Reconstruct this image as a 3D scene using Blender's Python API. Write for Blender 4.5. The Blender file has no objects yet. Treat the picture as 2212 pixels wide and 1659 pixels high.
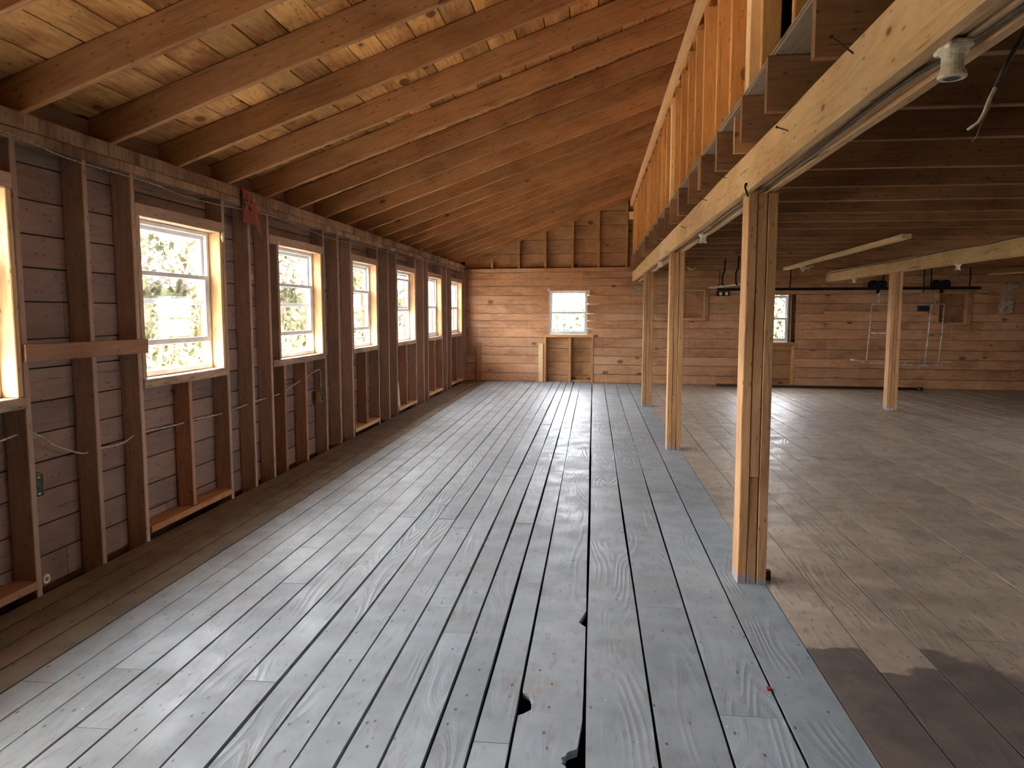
import bpy, math, random
from mathutils import Vector, Matrix, noise

# ------------------------------------------------------------------ camera, world, light, exposure
SC = bpy.context.scene
COL = SC.collection
CAM_H = 1.55
FPX = 1600.0
cam_d = bpy.data.cameras.new('camera')
cam_d.sensor_fit = 'HORIZONTAL'; cam_d.sensor_width = 36.0
cam_d.lens = 36.0 * FPX / 2212.0
cam_d.clip_start = 0.05; cam_d.clip_end = 500
cam = bpy.data.objects.new('camera', cam_d); COL.objects.link(cam)
cam.location = (0, 0, CAM_H)
cam.rotation_euler = (math.radians(90 - 5.5155), 0, math.radians(6.2485))
SC.camera = cam

SC.view_settings.view_transform = 'Standard'
SC.view_settings.look = 'None'
SC.view_settings.gamma = 1.0
SC.view_settings.use_curve_mapping = False
SC.view_settings.exposure = 1.65
SC.cycles.use_denoising = True
SC.cycles.diffuse_bounces = 7
SC.cycles.use_adaptive_sampling = True
SC.cycles.adaptive_threshold = 0.015
SC.cycles.max_bounces = 12
SC.cycles.transparent_max_bounces = 12
SC.cycles.sample_clamp_indirect = 8.0

world = bpy.data.worlds.new('daylight'); SC.world = world
world.use_nodes = True
wn = world.node_tree.nodes; wl = world.node_tree.links
for n in list(wn): wn.remove(n)
w_out = wn.new('ShaderNodeOutputWorld'); w_bg = wn.new('ShaderNodeBackground')
w_sky = wn.new('ShaderNodeTexSky'); w_sky.sky_type = 'NISHITA'
w_sky.sun_disc = False; w_sky.sun_elevation = math.radians(48); w_sky.sun_rotation = math.radians(-60)
w_sky.dust_density = 3.0; w_sky.air_density = 1.0; w_sky.ozone_density = 1.0
w_mix = wn.new('ShaderNodeMix'); w_mix.data_type = 'RGBA'; w_mix.blend_type = 'MIX'
w_mix.inputs[0].default_value = 0.72
w_mix.inputs[7].default_value = (9.4, 9.5, 9.8, 1)     # bright thin cloud
wl.new(w_sky.outputs[0], w_mix.inputs[6]); wl.new(w_mix.outputs[2], w_bg.inputs[0])
w_bg.inputs[1].default_value = 1.9
wl.new(w_bg.outputs[0], w_out.inputs[0])

def sun(name, energy, angle, direction, color):
    l = bpy.data.lights.new(name, 'SUN'); l.energy = energy; l.angle = math.radians(angle); l.color = color
    o = bpy.data.objects.new(name, l); COL.objects.link(o)
    o.rotation_euler = Vector(direction).to_track_quat('-Z', 'Y').to_euler()
    o.location = (-8, 4, 9)
    return o
# sun high behind the building: it lights the ground and the shrubs outside, whose bounce reaches the roof
sun('hazy_sun', 24.0, 6, (-0.42, 0.62, -0.95), (1.0, 0.93, 0.80))

def portal(name, loc, direction, sx, sy):
    l = bpy.data.lights.new(name, 'AREA'); l.shape = 'RECTANGLE'; l.size = sx; l.size_y = sy
    l.cycles.is_portal = True
    o = bpy.data.objects.new(name, l); COL.objects.link(o); o.location = loc
    d = Vector(direction).normalized()
    z = -d; x = Vector((0, 0, 1)).cross(z).normalized(); y = z.cross(x)
    m = Matrix((x, y, z)).transposed().to_4x4(); m.translation = loc
    o.matrix_world = m
    return o

RND = random.Random(7)

# ------------------------------------------------------------------ materials
def nt(mat):
    mat.use_nodes = True
    t = mat.node_tree
    for n in list(t.nodes): t.nodes.remove(n)
    return t

class G:
    """small node-graph helper"""
    def __init__(s, tree): s.t = tree
    def n(s, typ, **kw):
        x = s.t.nodes.new(typ)
        for k, v in kw.items(): setattr(x, k, v)
        return x
    def link(s, a, b): s.t.links.new(a, b)
    def val(s, sock, v):
        if isinstance(v, (int, float, tuple, list)): sock.default_value = v
        else: s.link(v, sock)
    def math(s, op, a, b=0.0, c=None, clamp=False):
        x = s.n('ShaderNodeMath', operation=op); x.use_clamp = clamp
        s.val(x.inputs[0], a); s.val(x.inputs[1], b)
        if c is not None: s.val(x.inputs[2], c)
        return x.outputs[0]
    def vmath(s, op, a, b):
        x = s.n('ShaderNodeVectorMath', operation=op)
        s.val(x.inputs[0], a); s.val(x.inputs[1], b)
        return x.outputs[0]
    def mix(s, fac, a, b, blend='MIX'):
        x = s.n('ShaderNodeMix', data_type='RGBA', blend_type=blend)
        s.val(x.inputs[0], fac); s.val(x.inputs[6], a); s.val(x.inputs[7], b)
        return x.outputs[2]
    def ramp(s, fac, lo, hi, a=0.0, b=1.0):
        x = s.n('ShaderNodeMapRange'); x.clamp = True; x.interpolation_type = 'SMOOTHSTEP'
        s.val(x.inputs[0], fac)
        x.inputs[1].default_value = lo; x.inputs[2].default_value = hi
        x.inputs[3].default_value = a; x.inputs[4].default_value = b
        return x.outputs[0]
    def noise(s, vec, scale, detail=3.0, rough=0.55):
        x = s.n('ShaderNodeTexNoise'); s.link(vec, x.inputs['Vector'])
        x.inputs['Scale'].default_value = scale; x.inputs['Detail'].default_value = detail
        x.inputs['Roughness'].default_value = rough
        return x.outputs['Fac']
    def voro(s, vec, scale, feature='F1'):
        x = s.n('ShaderNodeTexVoronoi', feature=feature); s.link(vec, x.inputs['Vector'])
        x.inputs['Scale'].default_value = scale
        return x
    def sep(s, vec):
        x = s.n('ShaderNodeSeparateXYZ'); s.link(vec, x.inputs[0]); return x.outputs
    def comb(s, a, b, c):
        x = s.n('ShaderNodeCombineXYZ')
        s.val(x.inputs[0], a); s.val(x.inputs[1], b); s.val(x.inputs[2], c)
        return x.outputs[0]

def c4(c): return (c[0], c[1], c[2], 1.0)

def wood(name, base, dark, axis='Z', rough=0.75, bump=0.25, knots=1.0, blot=0.5, grain=0.5, nails=None,
         knotcol=(0.05, 0.022, 0.012), vary=0.22, extra=None, spec=0.25, light=None, checks=0.45):
    """sawn softwood; axis = local axis of the grain; objects and boards differ by object random and the attribute rnd"""
    m = bpy.data.materials.new(name); t = nt(m); g = G(t)
    out = g.n('ShaderNodeOutputMaterial'); bs = g.n('ShaderNodeBsdfPrincipled')
    g.link(bs.outputs[0], out.inputs[0])
    tc = g.n('ShaderNodeTexCoord').outputs['Object']
    oi = g.n('ShaderNodeObjectInfo').outputs['Random']
    at = g.n('ShaderNodeAttribute'); at.attribute_name = 'rnd'
    rnd = g.math('ADD', oi, at.outputs['Fac'])
    off = g.comb(g.math('MULTIPLY', rnd, 37.0), g.math('MULTIPLY', rnd, 91.0), g.math('MULTIPLY', rnd, 53.0))
    p = g.vmath('ADD', tc, off)
    k = {'X': (0.10, 1, 1), 'Y': (1, 0.10, 1), 'Z': (1, 1, 0.10)}[axis]
    k2 = {'X': (0.55, 1, 1), 'Y': (1, 0.55, 1), 'Z': (1, 1, 0.55)}[axis]
    ps = g.vmath('MULTIPLY', p, k); pk = g.vmath('MULTIPLY', p, k2)
    broad = g.noise(ps, 5.0, 2.0)
    rings = g.math('SINE', g.math('MULTIPLY', broad, 75.0))
    rings = g.ramp(rings, -0.6, 1.0)
    fine = g.noise(ps, 160.0, 3.0)
    blotn = g.noise(pk, 3.2, 3.0)
    fac = g.math('ADD', g.math('MULTIPLY', rings, 0.45 * grain), g.math('MULTIPLY', g.ramp(fine, 0.35, 0.7), 0.55 * grain))
    fac = g.math('ADD', fac, g.math('MULTIPLY', g.ramp(blotn, 0.40, 0.72), blot), clamp=True)
    col = g.mix(fac, c4(base), c4(dark))
    if light is not None:
        ln = g.noise(pk, 1.6, 2.0)
        col = g.mix(g.ramp(ln, 0.5, 0.75, 0, 0.8), col, c4(light))
    # whole board lighter or darker
    br = g.math('FRACT', g.math('MULTIPLY', rnd, 17.31))
    br = g.math('MULTIPLY_ADD', br, vary * 2, 1.0 - vary)
    mulv = g.n('ShaderNodeVectorMath', operation='SCALE'); g.link(col, mulv.inputs[0]); g.link(br, mulv.inputs['Scale'])
    col = mulv.outputs[0]
    hgt = g.math('ADD', g.math('MULTIPLY', rings, 0.5), g.math('MULTIPLY', fine, 0.5))
    if knots > 0:
        v = g.voro(pk, 4.6)
        rad = g.math('MULTIPLY', g.ramp(g.sep(v.outputs['Color'])[0], 0.30, 0.95), 0.105 * knots)
        kd = g.math('SUBTRACT', rad, v.outputs['Distance'])
        kf = g.ramp(kd, 0.0, 0.022)
        col = g.mix(g.math('MULTIPLY', kf, 0.85), col, c4(knotcol))
        halo = g.ramp(kd, -0.10, 0.0, 0.0, 0.30)
        halo = g.math('MULTIPLY', halo, g.math('GREATER_THAN', rad, 0.004))
        col = g.mix(halo, col, c4(dark))
    # small specks and splinters
    sp = g.voro(g.vmath('MULTIPLY', p, {'X': (0.4, 1, 1), 'Y': (1, 0.4, 1), 'Z': (1, 1, 0.4)}[axis]), 26.0)
    sf = g.ramp(sp.outputs['Distance'], 0.08, 0.19, 0.62, 0.0)
    col = g.mix(sf, col, c4(tuple(x * 0.35 for x in dark)))
    # drying checks along the grain
    ck = g.noise(g.vmath('MULTIPLY', p, {'X': (0.035, 1, 1), 'Y': (1, 0.035, 1), 'Z': (1, 1, 0.035)}[axis]), 42.0, 2.0)
    col = g.mix(g.ramp(ck, 0.665, 0.70, 0.0, checks), col, c4(tuple(x * 0.25 for x in dark)))
    if nails is not None:
        s = g.sep(tc)
        step, vs = nails
        a = g.math('ABSOLUTE', g.math('SUBTRACT', g.math('FRACT', g.math('DIVIDE', s[0], step)), 0.5))
        zz = g.math('ABSOLUTE', g.math('SUBTRACT', g.math('FRACT', g.math('DIVIDE', s[2], vs)), 0.5))
        na = g.math('LESS_THAN', a, 0.010 / step * 1.2)
        nz = g.math('LESS_THAN', zz, 0.010 / vs)
        nn = g.math('MULTIPLY', na, nz)
        nn = g.math('MULTIPLY', nn, g.ramp(g.noise(tc, 1.7, 2.0), 0.42, 0.60, 0.15, 0.8))
        col = g.mix(nn, col, (0.62, 0.50, 0.38, 1))
    if extra is not None: col = extra(g, tc, p, col)
    bs.inputs['Roughness'].default_value = rough
    bs.inputs['Specular IOR Level'].default_value = spec
    g.link(col, bs.inputs['Base Color'])
    b = g.n('ShaderNodeBump'); b.inputs['Strength'].default_value = bump; b.inputs['Distance'].default_value = 0.004
    g.link(hgt, b.inputs['Height']); g.link(b.outputs[0], bs.inputs['Normal'])
    return m

def floor_mat(name, base, dark, worn, wornamt, rough, spec, stain=False, dusty=0.0):
    m = bpy.data.materials.new(name); t = nt(m); g = G(t)
    out = g.n('ShaderNodeOutputMaterial'); bs = g.n('ShaderNodeBsdfPrincipled'); g.link(bs.outputs[0], out.inputs[0])
    tc = g.n('ShaderNodeTexCoord').outputs['Object']
    at = g.n('ShaderNodeAttribute'); at.attribute_name = 'rnd'; rnd = at.outputs['Fac']
    off = g.comb(g.math('MULTIPLY', rnd, 41.0), g.math('MULTIPLY', rnd, 87.0), g.math('MULTIPLY', rnd, 23.0))
    p = g.vmath('ADD', tc, off)
    ps = g.vmath('MULTIPLY', p, (1.0, 0.16, 1.0))
    broad = g.noise(ps, 4.2, 1.5, 0.45)
    raw = g.math('SINE', g.math('MULTIPLY', broad, 95.0))
    ridge = g.ramp(raw, 0.2, 1.0)
    zone = g.ramp(g.noise(p, 1.6, 2.0), 0.40, 0.62)
    ridge = g.math('MULTIPLY', ridge, zone)
    fine = g.noise(g.vmath('MULTIPLY', p, (1.0, 0.06, 1.0)), 190.0, 2.0)
    big = g.noise(tc, 0.9, 4.0)
    med = g.noise(p, 5.0, 4.0)
    col = g.mix(g.ramp(med, 0.35, 0.7, 0.0, 0.7), c4(base), c4(dark))
    col = g.mix(g.math('MULTIPLY', ridge, 0.08), col, c4(tuple(min(1, x * 1.25) for x in base)))
    valley = g.math('MULTIPLY', g.ramp(raw, -1.0, -0.35, 1.0, 0.0), zone)
    col = g.mix(g.math('MULTIPLY', valley, 0.09), col, c4(tuple(x * 0.45 for x in dark)))
    # worn-through wood, in flecks along the grain and in patches
    fl = g.noise(g.vmath('MULTIPLY', p, (1.0, 0.22, 1.0)), 38.0, 3.0)
    wm = g.math('MULTIPLY', g.ramp(fl, 0.575, 0.66), 0.62 * wornamt)
    patch = g.ramp(g.noise(tc, 2.3, 5.0, 0.65), 0.56, 0.70, 0.0, 0.65 * wornamt)
    col = g.mix(g.math('MAXIMUM', wm, patch), col, c4(worn))
    # dark specks, nail holes and pale droppings
    v = g.voro(g.vmath('MULTIPLY', p, (1.0, 0.5, 1.0)), 17.0)
    col = g.mix(g.ramp(v.outputs['Distance'], 0.05, 0.13, 0.8, 0.0), col, (0.025, 0.018, 0.015, 1))
    v2 = g.voro(p, 7.0)
    col = g.mix(g.ramp(v2.outputs['Distance'], 0.02, 0.05, 0.75, 0.0), col, (0.75, 0.74, 0.70, 1))
    br = g.math('MULTIPLY_ADD', g.math('FRACT', g.math('MULTIPLY', rnd, 17.3)), 0.22, 0.89)
    sc = g.n('ShaderNodeVectorMath', operation='SCALE'); g.link(col, sc.inputs[0]); g.link(br, sc.inputs['Scale'])
    col = sc.outputs[0]
    col = g.mix(g.ramp(big, 0.42, 0.66, 0.0, 0.35), col, c4(tuple(x * 0.72 for x in dark)))
    if stain:
        s = g.sep(tc)
        wob = g.math('MULTIPLY', g.math('SUBTRACT', g.noise(tc, 5.0, 3.0), 0.5), 0.35)
        stair = g.math('MULTIPLY', g.math('SUBTRACT', g.math('FRACT', g.math('MULTIPLY', rnd, 7.7)), 0.5), 0.22)
        lim = g.math('ADD', g.math('ADD', 3.36, wob), stair)
        e = g.ramp(g.math('SUBTRACT', lim, s[1]), 0.0, 0.03)
        ed = g.ramp(g.math('ADD', s[0], g.math('MULTIPLY', g.math('SUBTRACT', s[1], 3.0), 0.9)), 1.95, 2.15, 1.0, 0.0)
        e = g.math('MULTIPLY', e, ed)
        wet = g.mix(g.ramp(med, 0.35, 0.7), (0.125, 0.098, 0.085, 1), (0.075, 0.06, 0.056, 1))
        col = g.mix(g.math('MULTIPLY', e, 0.85), col, wet)
    g.link(col, bs.inputs['Base Color'])
    rr = g.math('ADD', g.ramp(med, 0.3, 0.7, rough - 0.06, rough + 0.12), 0.0)
    g.link(rr, bs.inputs['Roughness'])
    bs.inputs['Specular IOR Level'].default_value = spec
    h = g.math('ADD', g.math('MULTIPLY', g.math('ADD', ridge, g.math('MULTIPLY', valley, -0.6)), 0.8), g.math('MULTIPLY', fine, 0.25))
    h = g.math('ADD', h, g.math('MULTIPLY', med, 0.8))
    b = g.n('ShaderNodeBump'); b.inputs['Strength'].default_value = 0.32; b.inputs['Distance'].default_value = 0.004
    g.link(h, b.inputs['Height']); g.link(b.outputs[0], bs.inputs['Normal'])
    return m

def plain(name, col, rough=0.6, metal=0.0, noise_amt=0.25, nscale=20.0, col2=None, spec=0.4):
    m = bpy.data.materials.new(name); t = nt(m); g = G(t)
    out = g.n('ShaderNodeOutputMaterial'); bs = g.n('ShaderNodeBsdfPrincipled'); g.link(bs.outputs[0], out.inputs[0])
    tc = g.n('ShaderNodeTexCoord').outputs['Object']
    nz = g.noise(tc, nscale, 4.0)
    c2 = col2 if col2 else tuple(x * (1 - noise_amt * 2) for x in col)
    col = g.mix(g.ramp(nz, 0.42, 0.62), c4(col), c4(c2))
    g.link(col, bs.inputs['Base Color'])
    bs.inputs['Roughness'].default_value = rough; bs.inputs['Metallic'].default_value = metal
    bs.inputs['Specular IOR Level'].default_value = spec
    return m

def glass_mat():
    m = bpy.data.materials.new('window_glass'); t = nt(m); g = G(t)
    out = g.n('ShaderNodeOutputMaterial')
    tr = g.n('ShaderNodeBsdfTransparent'); tr.inputs[0].default_value = (0.96, 0.96, 0.955, 1)
    gl = g.n('ShaderNodeBsdfGlossy'); gl.inputs['Roughness'].default_value = 0.03
    fr = g.n('ShaderNodeFresnel'); fr.inputs[0].default_value = 1.45
    mx = g.n('ShaderNodeMixShader'); g.link(g.math('MULTIPLY', fr.outputs[0], 0.6), mx.inputs[0])
    g.link(tr.outputs[0], mx.inputs[1]); g.link(gl.outputs[0], mx.inputs[2]); g.link(mx.outputs[0], out.inputs[0])
    return m

M = {}
M['rafter'] = wood('rafter_wood', (0.47, 0.24, 0.095), (0.27, 0.115, 0.042), rough=0.8, knots=1.5, blot=0.55)
M['roof'] = wood('roof_board_wood', (0.70, 0.38, 0.125), (0.30, 0.12, 0.035), axis='Y', rough=0.8, knots=1.9, blot=0.75, vary=0.28)
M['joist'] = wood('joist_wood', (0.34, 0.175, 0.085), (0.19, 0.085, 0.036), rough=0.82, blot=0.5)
M['loftstud'] = wood('fresh_stud_wood', (0.72, 0.40, 0.135), (0.50, 0.22, 0.055), rough=0.7, knots=1.1, blot=0.35, vary=0.14)
M['pale'] = wood('pale_new_wood', (0.82, 0.58, 0.31), (0.64, 0.40, 0.18), rough=0.75, knots=0.7, blot=0.3, vary=0.08)
M['beam'] = wood('beam_wood', (0.76, 0.49, 0.25), (0.52, 0.29, 0.125), rough=0.78, knots=0.9, blot=0.6, vary=0.10, bump=0.4, checks=0.8,
                 light=(0.80, 0.58, 0.34))
def post_paint(g, tc, p, col):
    s = g.sep(tc)
    e = g.math('ADD', s[2], g.math('MULTIPLY', g.noise(tc, 9.0, 3.0), 0.13))
    return g.mix(g.ramp(e, 0.10, 0.125, 0.75, 0.0), col, (0.30, 0.31, 0.33, 1))
M['post'] = wood('post_wood', (0.55, 0.31, 0.14), (0.34, 0.155, 0.062), rough=0.75, knots=1.2, blot=0.45, vary=0.16, bump=0.4, extra=post_paint)
M['stud'] = wood('wall_stud_wood', (0.52, 0.345, 0.245), (0.34, 0.20, 0.135), rough=0.85, knots=0.7, blot=0.4, vary=0.14)
M['cripple'] = wood('reddish_stud_wood', (0.46, 0.245, 0.145), (0.28, 0.125, 0.07), rough=0.85, blot=0.35)
M['orange'] = wood('orange_board_wood', (0.66, 0.35, 0.15), (0.46, 0.21, 0.08), rough=0.8, blot=0.35)
M['plate'] = wood('top_plate_wood', (0.52, 0.355, 0.235), (0.20, 0.115, 0.07), rough=0.85, knots=0.8, blot=0.75, bump=0.6)
M['lwall'] = wood('left_wall_boards', (0.325, 0.21, 0.165), (0.20, 0.12, 0.09), axis='Y', rough=0.85, knots=1.0, blot=0.55, vary=0.2,
                  light=(0.36, 0.26, 0.21))
M['bwall'] = wood('back_wall_boards', (0.64, 0.335, 0.165), (0.35, 0.15, 0.065), axis='X', rough=0.6, knots=1.6, blot=0.75, vary=0.11,
                  nails=(0.57, 0.066), light=(0.68, 0.42, 0.25), spec=0.35)
M['gable'] = wood('gable_boards', (0.50, 0.28, 0.13), (0.28, 0.135, 0.06), axis='X', rough=0.8, knots=1.8, blot=0.6, vary=0.12)
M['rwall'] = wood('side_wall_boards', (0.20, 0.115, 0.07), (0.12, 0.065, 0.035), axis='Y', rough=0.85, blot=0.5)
M['dark'] = wood('old_dark_wood', (0.085, 0.05, 0.035), (0.05, 0.03, 0.02), axis='Y', rough=0.95, knots=0)
M['ply'] = wood('loft_sheet_wood', (0.40, 0.30, 0.21), (0.26, 0.18, 0.12), axis='Y', rough=0.85, knots=0.5, blot=0.6)
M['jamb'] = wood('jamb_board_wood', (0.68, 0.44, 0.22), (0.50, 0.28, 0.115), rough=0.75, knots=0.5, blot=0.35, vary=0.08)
M['fpaint'] = floor_mat('grey_painted_floor_boards', (0.345, 0.40, 0.43), (0.255, 0.295, 0.32), (0.26, 0.20, 0.165), 0.7, 0.43, 0.45)
M['fdull_shade'] = floor_mat('dull_brown_floor_boards', (0.235, 0.19, 0.14), (0.17, 0.13, 0.095), (0.12, 0.085, 0.06), 0.5, 0.6, 0.3)  # worn dull boards; the shade along the wall is also in this brown
M['fbrown'] = floor_mat('bare_brown_floor_boards', (0.46, 0.375, 0.29), (0.31, 0.245, 0.185), (0.17, 0.125, 0.09), 0.8, 0.46, 0.42, stain=True)
M['white'] = plain('white_window_paint', (0.78, 0.80, 0.80), 0.45, nscale=8, noise_amt=0.06)
M['glass'] = glass_mat()
M['porcelain'] = plain('old_porcelain', (0.84, 0.74, 0.56), 0.35, nscale=60, noise_amt=0.12)
M['black'] = plain('black_iron', (0.02, 0.018, 0.016), 0.6, metal=0.6, nscale=40)
M['rust'] = plain('rusty_nail_iron', (0.10, 0.055, 0.035), 0.8, metal=0.4, nscale=80)
M['wire'] = plain('pale_cable_jacket', (0.58, 0.50, 0.38), 0.6, nscale=60)
M['wiredark'] = plain('dark_cable_jacket', (0.10, 0.08, 0.06), 0.7, nscale=60)
M['peel'] = plain('peeling_white_pipe_paint', (0.56, 0.52, 0.44), 0.7, nscale=18, col2=(0.30, 0.24, 0.18))
M['cream'] = plain('cream_foam', (0.82, 0.74, 0.50), 0.9, nscale=40, noise_amt=0.1)
M['boxy'] = plain('yellow_fibre_box', (0.60, 0.38, 0.12), 0.6, nscale=30, noise_amt=0.15)
M['boxdark'] = plain('dark_outlet_insert', (0.05, 0.055, 0.05), 0.6, nscale=30)
M['paper'] = plain('dusty_torn_paper', (0.55, 0.42, 0.30), 0.9, nscale=12, noise_amt=0.2)
M['grass'] = plain('sunlit_grass', (0.034, 0.050, 0.006), 0.9, nscale=1.2, col2=(0.020, 0.034, 0.003))
M['gravel'] = plain('pale_gravel', (0.56, 0.49, 0.38), 0.95, nscale=6.0, col2=(0.50, 0.43, 0.33))
M['leaf'] = plain('leaf_green', (0.045, 0.055, 0.011), 0.7, nscale=2.5, col2=(0.08, 0.07, 0.022))
M['bark'] = plain('tree_bark', (0.16, 0.12, 0.09), 0.9, nscale=12)

def red_mat():
    m = bpy.data.materials.new('faded_red_print'); t = nt(m); g = G(t)
    out = g.n('ShaderNodeOutputMaterial'); bs = g.n('ShaderNodeBsdfPrincipled'); g.link(bs.outputs[0], out.inputs[0])
    uv = g.n('ShaderNodeAttribute'); uv.attribute_name = 'sheet_uv'
    s = g.sep(uv.outputs['Vector'])
    inside = g.math('MULTIPLY', g.math('LESS_THAN', s[0], 0.62), g.math('GREATER_THAN', s[1], 0.42))
    inside = g.math('MULTIPLY', inside, g.math('LESS_THAN', s[1], 0.86))
    nz = g.noise(uv.outputs['Vector'], 7.0, 4.0)
    pic = g.mix(g.ramp(nz, 0.42, 0.58), (0.06, 0.02, 0.015, 1), (0.32, 0.15, 0.10, 1))
    base = g.mix(g.ramp(g.noise(uv.outputs['Vector'], 14.0, 3.0), 0.4, 0.65), (0.50, 0.06, 0.055, 1), (0.34, 0.05, 0.045, 1))
    lower = g.math('MULTIPLY', g.math('LESS_THAN', s[1], 0.40), 0.7)
    lines = g.noise(g.vmath('MULTIPLY', uv.outputs['Vector'], (30.0, 2.0, 1.0)), 1.0, 2.0)
    low = g.mix(g.ramp(lines, 0.45, 0.6), (0.17, 0.05, 0.035, 1), (0.33, 0.12, 0.09, 1))
    col = g.mix(lower, base, low); col = g.mix(inside, col, pic)
    g.link(col, bs.inputs['Base Color']); bs.inputs['Roughness'].default_value = 0.6
    return m
M['red'] = red_mat()

# ------------------------------------------------------------------ object helpers
def tag(o, label=None, cat=None, group=None, kind=None):
    if label: o['label'] = label
    if cat: o['category'] = cat
    if group: o['group'] = group
    if kind: o['kind'] = kind
    return o

def empty(name, loc=(0, 0, 0), parent=None):
    o = bpy.data.objects.new(name, None); COL.objects.link(o); o.location = loc
    o.empty_display_size = 0.1
    if parent: o.parent = parent
    return o

class MB:
    def __init__(s): s.v = []; s.f = []; s.mi = []; s.r = []
    def add(s, verts, faces, mi=0, rnd=0.0):
        b = len(s.v); s.v += [tuple(x) for x in verts]; s.r += [rnd] * len(verts)
        s.f += [tuple(b + i for i in f) for f in faces]; s.mi += [mi] * len(faces)
    def box(s, a, b, mi=0, rnd=0.0):
        x0, y0, z0 = a; x1, y1, z1 = b
        if x1 < x0: x0, x1 = x1, x0
        if y1 < y0: y0, y1 = y1, y0
        if z1 < z0: z0, z1 = z1, z0
        v = [(x0, y0, z0), (x1, y0, z0), (x1, y1, z0), (x0, y1, z0), (x0, y0, z1), (x1, y0, z1), (x1, y1, z1), (x0, y1, z1)]
        s.add(v, [(3, 2, 1, 0), (4, 5, 6, 7), (0, 1, 5, 4), (1, 2, 6, 5), (2, 3, 7, 6), (3, 0, 4, 7)], mi, rnd)
    def bar(s, L, w, h, mi=0, rnd=0.0, seg=0.4, jit=0.0016, ch=0.004, ox=0.0, oy=0.0, z0=0.0):
        """lumber along local z with chamfered edges and slightly uneven sawn faces"""
        n = max(1, int(L / seg)); ch = min(ch, w * 0.2, h * 0.2)
        hw, hh = w / 2, h / 2
        sec = [(-hw + ch, -hh), (hw - ch, -hh), (hw, -hh + ch), (hw, hh - ch), (hw - ch, hh), (-hw + ch, hh), (-hw, hh - ch), (-hw, -hh + ch)]
        b = len(s.v)
        for i in range(n + 1):
            z = z0 + L * i / n
            jx, jy = RND.uniform(-jit, jit), RND.uniform(-jit, jit)
            for (x, y) in sec:
                s.v.append((x + ox + jx + RND.uniform(-jit, jit) * 0.4, y + oy + jy + RND.uniform(-jit, jit) * 0.4, z)); s.r.append(rnd)
        for i in range(n):
            for k in range(8):
                a = b + i * 8 + k; c = b + i * 8 + (k + 1) % 8
                s.f.append((a, c, c + 8, a + 8)); s.mi.append(mi)
        s.f.append(tuple(b + k for k in reversed(range(8)))); s.mi.append(mi)
        s.f.append(tuple(b + n * 8 + k for k in range(8))); s.mi.append(mi)
    def tube(s, pts, r, sides=8, mi=0, closed=False):
        pts = [Vector(p) for p in pts]; n = len(pts); b = len(s.v); up = Vector((0.13, 0.21, 0.97)).normalized()
        for i, p in enumerate(pts):
            if closed: d = pts[(i + 1) % n] - pts[(i - 1) % n]
            else: d = pts[min(i + 1, n - 1)] - pts[max(i - 1, 0)]
            d.normalize(); x = d.cross(up)
            if x.length < 0.05: x = d.cross(Vector((1, 0, 0)))
            x.normalize(); y = d.cross(x)
            rr = r[i] if isinstance(r, (list, tuple)) else r
            for k in range(sides):
                a = 2 * math.pi * k / sides
                s.v.append(tuple(p + x * math.cos(a) * rr + y * math.sin(a) * rr)); s.r.append(0.0)
        m = n if closed else n - 1
        for i in range(m):
            j = (i + 1) % n
            for k in range(sides):
                k2 = (k + 1) % sides
                s.f.append((b + i * sides + k, b + j * sides + k, b + j * sides + k2, b + i * sides + k2)); s.mi.append(mi)
        if not closed:
            s.f.append(tuple(b + k for k in range(sides))); s.mi.append(mi)
            s.f.append(tuple(b + (n - 1) * sides + k for k in reversed(range(sides)))); s.mi.append(mi)
    def lathe(s, prof, sides=20, mi=0, M4=None):
        b = len(s.v); M4 = M4 or Matrix()
        for (r, z) in prof:
            for k in range(sides):
                a = 2 * math.pi * k / sides
                s.v.append(tuple(M4 @ Vector((r * math.cos(a), r * math.sin(a), z)))); s.r.append(0.0)
        for i in range(len(prof) - 1):
            for k in range(sides):
                k2 = (k + 1) % sides
                s.f.append((b + i * sides + k, b + i * sides + k2, b + (i + 1) * sides + k2, b + (i + 1) * sides + k)); s.mi.append(mi)
        s.f.append(tuple(b + k for k in reversed(range(sides)))); s.mi.append(mi)
        e = b + (len(prof) - 1) * sides
        s.f.append(tuple(e + k for k in range(sides))); s.mi.append(mi)
    def build(s, name, mats, parent=None, mat=None, smooth=False):
        me = bpy.data.meshes.new(name); me.from_pydata(s.v, [], s.f); me.update()
        if not isinstance(mats, (list, tuple)): mats = [mats]
        for m in mats: me.materials.append(m)
        me.polygons.foreach_set('material_index', s.mi)
        a = me.attributes.new('rnd', 'FLOAT', 'POINT'); a.data.foreach_set('value', s.r)
        if smooth: me.polygons.foreach_set('use_smooth', [True] * len(me.polygons))
        o = bpy.data.objects.new(name, me); COL.objects.link(o)
        if parent: o.parent = parent
        if mat is not None: o.matrix_world = mat
        return o

def frame(a, b, up=(0, 0, 1)):
    a = Vector(a); b = Vector(b); z = (b - a).normalized(); up = Vector(up)
    x = up.cross(z)
    if x.length < 1e-4: x = Vector((1, 0, 0))
    x.normalize(); y = z.cross(x)
    m = Matrix((x, y, z)).transposed().to_4x4(); m.translation = a
    return m, (b - a).length

def lumber(name, a, b, w, h, mat, label, cat, group=None, up=(0, 0, 1), base=None, ch=0.004, jit=0.0016, parent=None, ext=None):
    """one piece of lumber; w = size across, h = size along up; base = frame matrix the ends are given in"""
    base = base or Matrix()
    a2 = base @ Vector(a); b2 = base @ Vector(b); u = base.to_3x3() @ Vector(up)
    m, L = frame(a2, b2, u)
    mb = MB(); mb.bar(L, w, h, jit=jit, ch=ch)
    o = mb.build(name, M[mat], parent, m if parent is None else None)
    if label: tag(o, label, cat, group)
    return o

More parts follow.
